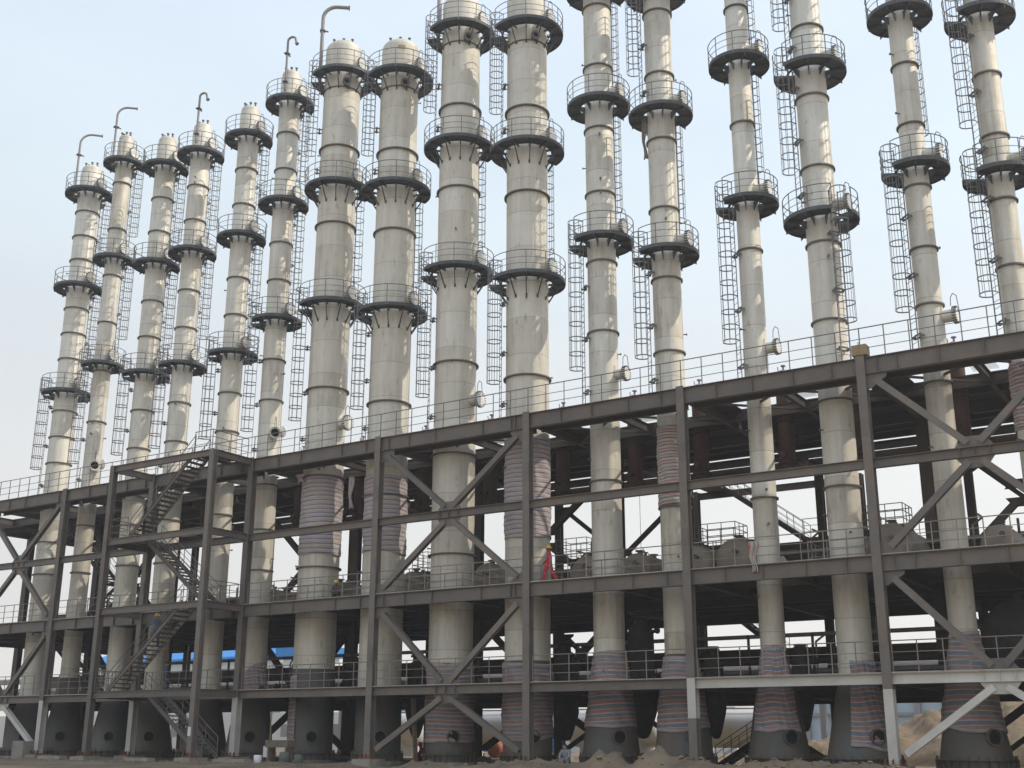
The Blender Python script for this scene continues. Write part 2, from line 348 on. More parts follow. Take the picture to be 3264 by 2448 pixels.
def mound(name, cx_, cy_, rx, ry, h, label, seed=0, m='dirt', n=100):
    b = MB(); rn = random.Random(seed); ph = [rn.uniform(0, 6.3) for _ in range(8)]
    v = []
    for j in range(n+1):
        for i in range(n+1):
            u, w_ = i/n*2-1, j/n*2-1
            d = math.sqrt(u*u+w_*w_)
            k = max(0, 1-d)**.62 if d < 1 else 0
            x, y = u*rx, w_*ry
            k2 = 1+.16*math.sin(x*1.1+ph[0])*math.sin(y*.9+ph[1])+.09*math.sin(x*2.7+ph[2]+y)+.06*math.sin(x*6+ph[3])*math.sin(y*5+ph[4])+.05*abs(math.sin(x*1.9+y*2.3+ph[5]))-.06*abs(math.sin(x*3.3-y*1.2+ph[6]))
            v.append((x, y, h*k*k2 + rn.uniform(-.055, .055)*(k > 0) - .1))
    b.add(v, [(j*(n+1)+i, j*(n+1)+i+1, (j+1)*(n+1)+i+1, (j+1)*(n+1)+i) for j in range(n) for i in range(n)], True)
    return tag(obj(name, b, m, None, (cx_, cy_, GZ)), label, 'dirt mound')
mound('dirt_mound', 16, 33, 15, 9, 4.1, 'large yellow soil heap seen under the frame at the right', 3)
mound('dirt_mound', 2.5, 30.5, 5, 4, 1.4, 'low soil heap beside the white ground tanks', 5)
mound('dirt_mound', 10.3, 5.6, 2.6, 1.6, 1.35, 'brown clod heap behind the rightmost white column foot', 8)
# scattered stones and clods
cl = []
for k in range(5):
    b = MB(); rn = random.Random(k)
    b.lathe([(.001, -.4), (.8*rn.uniform(.7,1), -.3), (1*rn.uniform(.8,1.1), .1), (.6, .55), (.001, .7)], 6, smooth=False); cl.append(b)
sb = MB()
for k in range(1700):
    x = random.uniform(-46, 22); y = random.choice((random.uniform(-6, -1), random.gauss(-4, .7))); s_ = random.uniform(.02, .08)*random.choice((1, 1, 1, 1.7)); z = hgt(x, y)
    src = random.choice(cl); c, q = math.cos(k), math.sin(k)
    sb.add([(x+s_*(vx*c-vy*q), y+s_*(vx*q+vy*c), z+s_*vz*.8) for vx, vy, vz in src.v], src.f)
o = obj('loose_stones', sb, 'dirt'); o['kind'] = 'stuff'

# ------------------------------------------------------------------ the steel frame
fr = empty('process_rack', 'long four storey grey primed steel rack carrying the row of stainless columns', 'steel rack', (0, 0, 0))
def hcol(z0, z1, w=.36, d=.40, t=.035):
    return MB().box(-w/2, w/2, 0, t, z0, z1).box(-w/2, w/2, d-t, d, z0, z1).box(-t/2, t/2, t, d-t, z0, z1)
def column(x, y, z0, z1, m='steel', w=.36, parent=None, d=.40):
    return obj('column', cached(('column', z0, z1, w, m, d), lambda: hcol(z0, z1, w, d)), m, parent or fr, (x, y, 0))
def base(x, y, parent=None):
    def bp():
        b = MB().box(-.36, .36, -.18, .58, 0, .05)
        for sx_ in (-.28, 0, .28):
            for yy in (-.1, .5):
                b.tube((sx_, yy, .05), (sx_, yy, .22), .035, 6)
            b.add([(sx_-.015, -.16, .05), (sx_+.015, -.16, .05), (sx_+.015, -.01, .05), (sx_-.015, -.01, .05), (sx_-.015, -.02, .26), (sx_+.015, -.02, .26)], [(0,1,2,3),(0,4,5,1),(1,5,2),(0,3,4),(2,5,4,3)])
        return b
    obj('base_plate', cached(('base_plate',), bp), 'baseplate', parent or fr, (x, y, 0))
    obj('pedestal', cached(('pedestal',), lambda: MB().box(-.55, .55, -.4, .8, -.9, -.002)), 'conc', parent or fr, (x, y, 0))
white_to = {-34: 3.05, -26: 2.9, -18: 3.0, 16: 2.75}
def splice():
    b = MB().box(-.15, .15, -.014, -.001, -.36, .36)
    for k in range(5):
        for sx_ in (-.1, .1): b.tube((sx_, -.014, -.28+.14*k), (sx_, -.03, -.28+.14*k), .014, 6)
    return b
for x in CX[1:-1]:
    for z in (4.7, 9.2, 12.9): obj('splice_plate', cached(('splice_plate',), splice), 'steel', fr, (x, 0, z))
for x in CX:
    if x in white_to:
        zt = white_to[x]; column(x, 0, .05, zt, 'steelw')['label'] = 'pale painted foot of the column'
        column(x, 0, zt, 15.86)
    elif x == 8:
        column(x, 0, .05, 1.75); column(x, 0, 1.75, 3.35, 'steelw')['label'] = 'pale painted length of the column'; column(x, 0, 3.35, 15.86)
    else: column(x, 0, .05, 15.86)
    base(x, 0)
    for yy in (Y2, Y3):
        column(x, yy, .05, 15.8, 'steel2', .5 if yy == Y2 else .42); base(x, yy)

def beam_mesh(x0, x1, h, w, stiff=()):
    b = MB().ibeam((x0, 0, 0), (x1, 0, 0), w, h, .025)
    for s_ in stiff: b.box(s_-.008, s_+.008, -w/2+.012, -.0135, -h/2+.026, h/2-.026)
    return b
def xbeam(x0, x1, y, ztop, h, w=.28, m='steel', parent=None, stiff=()):
    xm = (x0+x1)/2
    return obj('beam', cached(('beam', round(x1-x0, 3), h, w, m, tuple(round(q-xm, 2) for q in stiff)), lambda: beam_mesh(x0-xm, x1-xm, h, w, [q-xm for q in stiff])), m, parent or fr, (xm, y, ztop-h/2))
def ybeam(x, y0, y1, ztop, h, w=.25, m='steel2', parent=None):
    L_ = y1-y0
    return obj('beam', cached(('ybeam', round(L_, 3), h, w, m), lambda: MB().ibeam((0, -L_/2, 0), (0, L_/2, 0), w, h, .022)), m, parent or fr, (x, (y0+y1)/2, ztop-h/2))
e_ = .020
braced = [(-42, -34), (-9, 0), (16, 24)]
TX = [-38.78, -35.3, -30.85, -27.42, -23.0, -19.5, -15.12, -10.6, -6.15, -1.65, 2.76, 6.29, 10.57, 14.03, 18.33, 21.68]
TR = [.77, .56, .67, .65, .65, .65, 1.11, 1.11, 1.10, 1.10, .72, .69, .53, .71, .53, .53]
for a, b in zip(CX[:-1], CX[1:]):
    for l in (1, 2, 3, 4):
        tw = [t for t in TX if a+.3 < t-1 and t+1 < b-.3] if l in (2, 4) else []
        st = []
        for t in tw:
            if abs(t-(a+b)/2) < 9: st += [t-.9, t+.75]
        if (a, b) in braced: st += [(a+b)/2-.55, (a+b)/2, (a+b)/2+.55] if l in (1, 3) else [a+.65, b-.65]
        m = 'steel'
        if l == 1 and a >= 8: m = 'steelw'
        elif l == 1 and a in (-9,): m = 'steel'
        xbeam(a+e_, b-e_, .2, ZL[l], BH[l], .28, m, stiff=st)
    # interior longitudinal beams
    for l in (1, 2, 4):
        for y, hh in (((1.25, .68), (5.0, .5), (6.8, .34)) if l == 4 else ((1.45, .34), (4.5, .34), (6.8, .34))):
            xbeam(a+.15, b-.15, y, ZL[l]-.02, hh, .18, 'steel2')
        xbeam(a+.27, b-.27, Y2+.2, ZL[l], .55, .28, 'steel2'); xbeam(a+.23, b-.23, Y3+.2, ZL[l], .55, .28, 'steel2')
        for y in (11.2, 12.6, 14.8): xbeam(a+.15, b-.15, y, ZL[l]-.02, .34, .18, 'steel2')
for x in CX:
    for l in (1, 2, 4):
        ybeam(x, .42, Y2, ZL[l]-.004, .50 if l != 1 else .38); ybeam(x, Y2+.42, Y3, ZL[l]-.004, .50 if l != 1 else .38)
# mid bay transverse beams of the upper and second deck
for a, b in zip(CX[:-1], CX[1:]):
    for l in (2, 4):
        ybeam((a+b)/2, .42, Y2, ZL[l]-.03, .42, .2)

def brace(p0, p1, m='steel', w=.26, h=.24, ext=.0):
    a = Vector(p0); b = Vector(p1); c = (a+b)/2
    mb = MB(); d = (b-a).normalized()
    mb.ibeam(a-c, b-c, w, h, .02, upv=(0, 1, 0))
    return obj('brace', mb, m, fr, c)
def gusset(x, z, w, h, m='steel', y=.2, corner=None):
    b = MB()
    if corner is None: b.add([(-w, 0, 0), (w, 0, 0), (w*.55, 0, h), (-w*.55, 0, h)] + [(-w, .02, 0), (w, .02, 0), (w*.55, .02, h), (-w*.55, .02, h)], [(0,1,2,3), (7,6,5,4), (0,4,5,1), (1,5,6,2), (2,6,7,3), (3,7,4,0)])
    else:
        s_ = corner
        b.add([(0, 0, 0), (s_*w, 0, 0), (s_*w, 0, h*.25), (s_*w*.3, 0, h), (0, 0, h)] + [(0, .02, 0), (s_*w, .02, 0), (s_*w, .02, h*.25), (s_*w*.3, .02, h), (0, .02, h)], [(0,1,2,3,4), (9,8,7,6,5), (0,5,6,1), (1,6,7,2), (2,7,8,3), (3,8,9,4), (4,9,5,0)])
    return obj('gusset_plate', b, m, fr, (x, y, z))
def xbrace(a, b, y, m, low_m=None, w=.26, h=.26):
    mid = (a+b)/2; c = y+.2; lm = low_m or m
    t4, b3, t3 = ZL[4]-BH[4]-.01, ZL[3]-BH[3]-.01, ZL[3]+.01
    t2, b2 = ZL[2]+.01, ZL[2]-BH[2]-.01
    t1, b1 = ZL[1]+.01, ZL[1]-BH[1]-.01
    q = .35
    for s_, xx in ((1, a), (-1, b)):
        brace((xx+s_*.55, c, t4-.28), (mid-s_*.22, c, t3+.16), m, w, h)
        brace((mid-s_*.22, c, b3-.16), (xx+s_*.55, c, t2+.28), m, w, h)
        brace((xx+s_*.55, c, b2-.28), (mid-s_*.22, c, t1+.16), m, w, h)
        brace((mid-s_*.22, c, b1-.16), (xx+s_*.45, c, .42), lm, w, h)
        gusset(xx+s_*.02, t4, .95, -.6, m, c-.01, s_); gusset(xx+s_*.02, t2, .95, .55, m, c-.01, s_)
        gusset(xx+s_*.02, b2, .95, -.55, m, c-.01, s_)
    gusset(mid, t3, .72, .42, m, c-.01); gusset(mid, b3, .72, -.42, m, c-.01)
    gusset(mid, t1, .72, .42, m, c-.01); gusset(mid, b1, .72, -.42, lm, c-.01)
xbrace(-42, -34, 0, 'steel', 'steelw'); xbrace(-9, 0, 0, 'steel'); xbrace(16, 24, 0, 'steel', 'steelw')
for (a, b) in ((-9, 0), (16, 24), (-42, -34), (-26, -18)):
    xbrace(a, b, Y2, 'steel2', None, .3, .3)
    if a in (-9, 16): xbrace(a, b, Y3, 'steel2', None, .24, .24)

# flat cross bracing of the top deck openings
for a, b in zip(CX[1:-2], CX[2:-1]):
    m_ = (a+b)/2
    for (xa, xb) in ((a+.3, m_-.2), (m_+.2, b-.3)):
        for p, q in (((xa, 1.4), (xb, 4.85)), ((xb, 1.4), (xa, 4.85))):
            mb = MB().bar((p[0]-xa, p[1]-1.4, 0), (q[0]-xa, q[1]-1.4, 0), .10, .09)
            obj('tie_bar', mb, 'steel2', fr, (xa, 1.4, ZL[4]-.42-(.1 if p[0] > q[0] else 0)))
# decks
def plate(x0, x1, y0, y1, z, m='deck', name='deck_plate', t=.012):
    w, d = x1-x0, y1-y0
    return obj(name, cached((name, round(w, 2), round(d, 2), t, m), lambda: MB().box(-w/2, w/2, -d/2, d/2, 0, t)), m, fr, ((x0+x1)/2, (y0+y1)/2, z))
def grating(x0, x1, y0, y1, z):
    w, d = x1-x0, y1-y0
    def fn():
        b = MB(); k = -w/2
        while k <= w/2: b.box(k, k+.008, -d/2, d/2, 0, .03); k += .07
        k = -d/2
        while k <= d/2: b.box(-w/2, w/2, k, k+.008, .031, .037); k += .2
        return b
    return obj('grating_panel', cached(('grating', round(w, 1), round(d, 1)), fn), 'grate', fr, ((x0+x1)/2, (y0+y1)/2, z))
for a, b in zip(CX[:-1], CX[1:]):
    ts = [(t, r) for t, r in zip(TX, TR) if a-1 < t < b+1]
    for l in (1, 2, 4):
        z = ZL[l]+.006
        plate(a+.02, b-.02, .36, 1.5, z)
        if l != 4: plate(a+.19, b-.19, .03, .355, z, 'sunlit_dust', 'deck_edge', .03)
        # around the columns of this bay: cut-outs
        xs = [a+.02]
        for t, r in ts:
            if t-r-.3 > a and t+r+.3 < b: xs += [t-r-.28, t+r+.28]
        xs.append(b-.02)
        for k in range(0, len(xs)-1, 2):
            x0, x1 = xs[k], xs[k+1]
            if x1-x0 < .15: continue
            if l == 4:
                if x1-x0 > 1.3 and 1 <= k < len(xs)-2: grating(x0+.35, x1-.35, 2.2, 4.6, z)
                elif k == 0: plate(x0, min(x1, x0+.9), 1.5, 4.9, z)
                else: plate(max(x0, x1-.9), x1, 1.5, 4.9, z)
            else: plate(x0, x1, 1.5, 4.2, z)
    strips4 = ((4.9, 6.92), (7.14, 9.2), (9.22, 14.2), (14.5, 16.42), (16.58, 18.3))
    strips = ((4.2, 7.0), (7.0, 9.2), (9.22, 18.3))
    for l in (1, 2, 4):
        for y0, y1 in (strips4 if l == 4 else strips):
            plate(a+.02, b-.02, y0, y1-.004, ZL[l]+.006)

# ------------------------------------------------------------------ handrails
def post_mesh(h=1.15, r=.024): return cached(('post', h, r), lambda: MB().tube((0,0,0), (0,0,h), r, 6))
def guard_rail(label, pts, z, h=1.15, m='rail', sp=1.0, group='handrails along the frame decks', levels=(1, .64, .32), skip=()):
    """rail along a polyline; posts are separate parts"""
    t = empty('guard_rail', label, 'handrail', (pts[0][0], pts[0][1], z), 0, group)
    o0 = Vector((pts[0][0], pts[0][1], 0))
    for (a, b) in zip(pts[:-1], pts[1:]):
        A = Vector((a[0], a[1], a[2] if len(a) > 2 else 0))-o0; B = Vector((b[0], b[1], b[2] if len(b) > 2 else 0))-o0
        L_ = (B-A).length; n = max(1, round(L_/sp))
        for i in range(n+1):
            if i == 0 and a is not pts[0]: continue
            p = A.lerp(B, i/n); obj('post', post_mesh(h), m, t, p)
        for lv in levels:
            rb = MB().tube(A+Vector((0,0,h*lv)), B+Vector((0,0,h*lv)), .024 if lv == 1 else .016, 6); obj('rail', rb, m, t)
    return t
# (front edge handrails)
for l, nm in ((4, 'top'), (2, 'second'), (1, 'lowest')):
    for a, b in zip(CX[1:-1], CX[2:]):
        if a < -42 or b > 24: continue
        h = {4: 1.28, 2: 1.12, 1: 1.18}[l]
        inset = .22
        ys = .22
        n_ = {(-42,-34):'leftmost braced', (-34,-26):'bay left of the stair tower', (-26,-18):'stair tower', (-18,-9):'bay right of the stair tower', (-9,0):'middle braced', (0,8):'bay right of the middle bracing', (8,16):'bay left of the right bracing', (16,24):'rightmost braced'}[(a, b)]
        if 'bay' not in n_: n_ += ' bay'
        if l == 1 and a == -26:
            continue
        m = 'rail' if l == 4 else 'railw'
        guard_rail('grey tube handrail on the %s deck edge, %s' % (nm, n_), [(a+(inset if l != 4 else 0), ys), (b-(inset if l != 4 else 0), ys)], ZL[l]+.02, h, m, 1.0)
# boxed rails round the openings of the fat columns on the second deck
for i in (6, 7, 8, 9, 10, 13):
    t, r = TX[i], TR[i]
    guard_rail('low boxed handrail round the foot opening of the %s column on the second deck' % {6: 'seventh', 7: 'eighth', 8: 'ninth', 9: 'tenth', 10: 'eleventh', 13: 'fourteenth'}[i],
        [(t-r-.5, 4.3), (t-r-.5, 1.45), (t+r+.5, 1.45), (t+r+.5, 4.3)], ZL[2]+.02, .95, 'railw', .95, 'boxed handrails round column openings')

# ------------------------------------------------------------------ distillation columns
def platform_mesh(ri, ro, gaps):
    """ring deck with toe plate; gaps = list of (azimuth, half width in degrees) notches"""
    b = MB()
    if not gaps: arcs = [(0, 360)]
    else:
        gs = sorted(((a-h) % 360, (a+h) % 360) for a, h in gaps); arcs = []
        for k in range(len(gs)):
            s0 = gs[k][1]; s1 = gs[(k+1) % len(gs)][0]
            if s1 <= s0: s1 += 360
            arcs.append((s0, s1))
    for a0, a1 in arcs:
        n = max(4, int((a1-a0)/8))
        t0, t1 = R(a0-90), R(a1-90)
        b.sector(ri, ro, 0, .012, t0, t1, n)
        b.sector(ro+.001, ro+.011, -.09, .09, t0, t1, n)
        b.sector(ri-.011, ri-.001, -.07, .02, t0, t1, n)
    if gaps:
        for a, h in gaps: b.sector(ri, ri+.12, 0.001, .011, R(a-h-90), R(a+h-90), 3)
    return b
def rail_mesh(ro, gaps, h=1.12, npost=12):
    b = MB(); arcs = [(0, 360)]
    if gaps:
        gs = sorted(((a-hh) % 360, (a+hh) % 360) for a, hh in gaps); arcs = []
        for k in range(len(gs)):
            s0 = gs[k][1]; s1 = gs[(k+1) % len(gs)][0]
            if s1 <= s0: s1 += 360
            arcs.append((s0, s1))
    for a0, a1 in arcs:
        n = max(4, int((a1-a0)/9)); k = max(1, round((a1-a0)/(360/npost)))
        for i in range(k+1):
            t = R(a0+(a1-a0)*i/k-90); b.tube((ro*math.cos(t), ro*math.sin(t), -.06), (ro*math.cos(t), ro*math.sin(t), h), .023, 5)
        for lv, rr in ((h, .023), (h*.66, .015), (h*.36, .015)):
            pts = [(ro*math.cos(R(a0+(a1-a0)*i/n-90)), ro*math.sin(R(a0+(a1-a0)*i/n-90)), lv) for i in range(n+1)]
            b.path(pts, rr, 5)
    return b
def bracket_mesh(rs, ri, ro, big):
    b = MB(); b.box(rs, ro-.02, -.03, .03, -.12, -.005)
    if big:
        b.bar((ro-.30, 0, -.12), (rs+.03, 0, -1.02), .06, .05, (0, 1, 0)); b.box(rs, rs+.03, -.05, .05, -1.1, -.92)
    else:
        b.add([(rs, -.012, -.12), (ro-.5, -.012, -.12), (rs, -.012, -.42), (rs, .012, -.12), (ro-.5, .012, -.12), (rs, .012, -.42)], [(0,1,2),(5,4,3),(1,4,5,2),(0,2,5,3)])
        b.add([(ro-.45, -.012, -.12), (ro-.02, -.012, -.12), (ro-.02, -.012, -.26), (ro-.45, .012, -.12), (ro-.02, .012, -.12), (ro-.02, .012, -.26)], [(0,1,2),(5,4,3),(1,4,5,2),(0,2,5,3)])
    return b
def ladder(par, rs, a, z0, z1, off=.30):
    """caged ladder; local +X points away from the column"""
    d = rs+off; t = az(a); H = z1-z0
    def lm():
        b = MB()
        for y in (-.23, .23): b.box(-.01, .01 , y-.032, y+.032, 0, H)
        k = .3
        while k < H-.1: b.tube((0, -.2, k), (0, .2, k), .014, 4, caps=False); k += .3
        return b
    lo = obj('ladder', cached(('ladder', round(H, 2)), lm), 'rail', par, (d*math.cos(t), d*math.sin(t), z0), t)
    # wall stand-offs
    k = 1.2
    while k < H-1.2:
        def so_():
            b = MB()
            for y in (-.23, .23): b.box(-off, .0, y-.02, y+.02, -.04, .04)
            b.box(-off*.6, -off*.35, -.23, .23, .05, .1); b.box(-off*.6, -off*.35, -.23, .23, -.1, -.05)
            return b
        obj('stand_off', cached(('stand_off', off), so_), 'ring', lo, (0, 0, k)); k += 2.7
    # cage
    zb = 2.35; zt = H-.05 if H > 4 else H; r = .37
    def hoop():
        b = MB(); pts = [(0, -.23)] + [(.34+r*math.cos(q)*1.0, r*math.sin(q)) for q in [R(v) for v in range(-130, 131, 20)]] + [(0, .23)]
        for p, q in zip(pts[:-1], pts[1:]): b.bar((p[0], p[1], 0), (q[0], q[1], 0), .010, .055)
        return b
    hm = cached(('hoop',), hoop); n = max(2, round((zt-zb)/.74))
    for i in range(n+1): obj('hoop', hm, 'rail', lo, (0, 0, zb+(zt-zb)*i/n))
    def straps():
        b = MB()
        for q in (-105, -62, -20, 20, 62, 105):
            c, s_ = .34+(r-.012)*math.cos(R(q)), (r-.012)*math.sin(R(q)); b.tube((c, s_, zb), (c, s_, zt), .014, 4)
        return b
    obj('cage_strap', cached(('cage_strap', round(H, 2)), straps), 'rail', lo)
    return lo
def manhole(par, rs, z, a, r=.34, ln=.42, opened=False):
    t = az(a)
    def nm():
        b = MB(); b.lathe([(r*.78, -.15), (r*.78, ln)], 20); b.sector(r*.74, r*1.06, ln, ln+.06, n=20); return b
    def cm():
        b = MB(); b.lathe([(.001, ln+.135), (r*.55, ln+.13), (r*.7, ln+.125), (r*.99, ln+.12), (r*.99, ln+.062), (.001, ln+.062)], 24, smooth=False)
        return b
    def bm():
        b = MB()
        for i in range(20):
            q = 2*PI*i/20; b.tube((r*1.03*math.cos(q), r*1.03*math.sin(q), ln-.03), (r*1.03*math.cos(q), r*1.03*math.sin(q), ln+.15), .030, 6)
        return b
    o = obj('manhole', cached(('manhole', r, ln), nm), 'shaft', par, (rs*math.cos(t), rs*math.sin(t), z)); o.rotation_euler = (0, PI/2, t)
    c = obj('cover', cached(('cover', r, ln), cm), 'flange', o)
    if opened:
        c.location = (-.15, .98, .1); c.rotation_euler = (R(70), 0, 0)
        obj('painted_dark_mouth', cached(('mouth', r), lambda: MB().lathe([(.001, 0), (r*.73, 0)], 20)), 'shade_eye_black', o, (0, 0, ln-.1))  # black disc paints the shade inside the open nozzle
    else: obj('bolts', cached(('bolts', r, ln), bm), 'bolt', o)
    da = MB(); da.path([(-.05-r*1.1, .0, ln-.1), (-.45-r, 0, ln-.08), (-.62-r, 0, ln+.02), (-.5-r, 0, ln+.16), (-.15, 0, ln+.22)], .018, 5)
    obj('davit', cached(('davit', r, ln), lambda: da), 'rail', o)
    return o
def gooseneck(par, rs, a, z0, z1, bend, bend_az, r=.11):
    """vent pipe beside the head, curving over at the top"""
    t = az(a); d = rs+.30; bx, by = d*math.cos(t), d*math.sin(t); pts = [(bx, by, z0)]
    u = (math.cos(az(bend_az)), math.sin(az(bend_az)))
    pts.append((bx, by, z1-bend*.62))
    for i in range(1, 8):
        q = R((90 if bend > 1 else 165)*i/7*.92); s_ = bend*.62
        pts.append((bx+u[0]*s_*(1-math.cos(q)), by+u[1]*s_*(1-math.cos(q)), z1-s_+s_*math.sin(q)))
    p = pts[-1]; pts.append((p[0]+u[0]*bend*.5, p[1]+u[1]*bend*.5, p[2]+.02) if bend > 1 else (p[0]+u[0]*.08, p[1]+u[1]*.08, p[2]-.35))
    b = MB().path(pts, r, 12); e2 = pts[-1]
    b.tube(e2, (e2[0]+u[0]*.06, e2[1]+u[1]*.06, e2[2]-(0 if bend > 1 else .08)), r*1.6, 12)
    c = MB().box(0, .34, -.03, .03, -.04, .04)
    o = obj('vent_pipe', b, 'pipe', par)
    for zz in (z0+.6, z1-bend*.62-.9):
        k = obj('pipe_clamp', cached(('pipe_clamp',), lambda: MB().box(-.36, .16, -.03, .03, -.04, .04).box(-.16, .16, -.16, .16, -.03, .03)), 'ring', o, (bx, by, zz), t)
    return o

SPEC = [
 # x, r, platform radius, platform z, head z, ring z, ladder azimuths (top, mid, low), skirt kind, label
 (0, 1.67, [38.27, 31.04, 23.37], 40.62, [36.8, 34.9, 33.1, 29.5, 27.65, 25.8, 22.1, 20.3, 18.5, 13.2, 11.1], (173, 173, -45)),
 (1, 1.40, [39.75, 32.45, 24.80], 42.05, [38.2, 34.7, 31.25, 27.85, 24.4, 20.9, 14.0, 11.0], (173, 173, -45)),
 (2, 1.53, [38.2, 31.05, 23.40], 40.64, [35.85, 33.4, 28.45, 25.95, 21.0, 18.5, 13.6, 11.1], (173, 173, -45)),
 (3, 1.53, [38.2, 31.13, 23.40], 40.64, [35.87, 33.4, 28.5, 25.95, 21.0, 18.5, 13.6, 11.0], (173, 173, -45)),
 (4, 1.53, [38.12, 31.13, 23.40], 40.6, [35.9, 33.4, 28.4, 25.95, 20.95, 18.55, 13.5], (173, 173, -45)),
 (5, 1.53, [39.58, 32.58, 24.92], 42.05, [37.4, 34.9, 29.95, 27.5, 22.45, 19.95, 14.9, 12.3, 10.0], (173, 173, -45)),
 (6, 1.95, [39.93, 32.42, 24.94], 42.6, [38.95, 35.0, 30.0, 19.88, 14.8, 9.8], (-45, 173, -45)),
 (7, 1.99, [38.4, 31.17, 23.66], 41.12, [37.55, 33.5, 28.5, 18.4, 13.3], (-45, 173, -45)),
 (8, 1.98, [39.9, 32.62, 25.10], 42.5, [39.0, 35.0, 29.95, 19.9, 14.95, 9.8], (-45, 173, -45)),
 (9, 1.99, [38.43, 31.17, 23.64], 41.0, [37.5, 33.5, 28.5, 18.4], (-45, 173, -45)),
 (10, 1.63, [39.5, 32.55, 24.86], 42.0, [38.42, 34.8, 31.15, 27.5, 23.75, 20.05, 12.6], (173, 173, -45)),
 (11, 1.60, [38.1, 30.98, 23.39], 40.6, [36.83, 33.2, 29.5, 25.76, 22.1, 18.4, 11.02], (-45, 173, -45)),
 (12, 1.46, [39.6, 32.45, 24.97], 42.0, [35.6, 29.2, 22.65, 11.0], (173, 173, -45)),
 (13, 1.66, [38.2, 30.88, 23.33], 40.6, [33.17, 29.5, 25.87, 22.15, 18.47, 14.86, 11.1], (-45, -45, 53)),
 (14, 1.43, [39.6, 32.37, 24.65], 42.0, [35.6, 29.8, 26.82, 23.84, 20.95, 18.4, 15.0], (173, 173, -45)),
 (15, 1.46, [38.2, 31.07, 23.47], 40.6, [34.0, 28.24, 25.3, 22.34, 19.4], (-45, -45, -45)),
]
LAB = [
 'leftmost stainless column of the row, with a gooseneck vent bent over its head',
 'second column from the left, thinnest of the left group, with gooseneck vent',
 'third column from the left, plain domed head without a vent pipe',
 'fourth column from the left, short hooked vent pipe on its head',
 'fifth column from the left, behind the right half of the stair tower',
 'sixth column from the left, tall with a hooked vent, right of the stair tower',
 'first of the four fat stainless columns, with a big gooseneck vent on its head',
 'second of the four fat stainless columns, domed head with a brown rust patch',
 'third of the four fat stainless columns, in the middle of the cross braced bay',
 'rightmost of the four fat stainless columns, wrapped in striped sheeting behind a frame post',
 'slim column right of the last fat column, bare shell between the decks',
 'slim column wrapped in red and green striped sheeting below the top deck',
 'thin bare column between the slim wrapped one and the thicker right one',
 'thicker right column with a caged ladder running down its right front side',
 'thin column seen through the right cross bracing, platform cut by the top edge',
 'rightmost thin column, wrapped in striped sheeting at the right edge']
RING = {}
def skirt_prof(i):
    r = TR[i]
    if i in (6, 7, 8, 9): return [(r+.06, 0.22), (r+.05, 3.35 if i == 7 else 4.45)]
    rb = {0: 1.42, 1: 1.25, 2: 1.3, 3: 1.3, 4: 1.3, 5: 1.3, 10: 1.3, 11: 1.27, 12: 1.28, 13: 1.4, 14: 1.33, 15: 1.3}[i]
    return [(rb, .22), (r+.02, 3.4 if i in (0, 2, 3, 4, 13) else 4.5)]
def prof_r(i, z):
    (r0, z0), (r1, z1) = skirt_prof(i)
    if z >= z1: return TR[i]
    return r0+(r1-r0)*max(0, (z-z0))/(z1-z0)
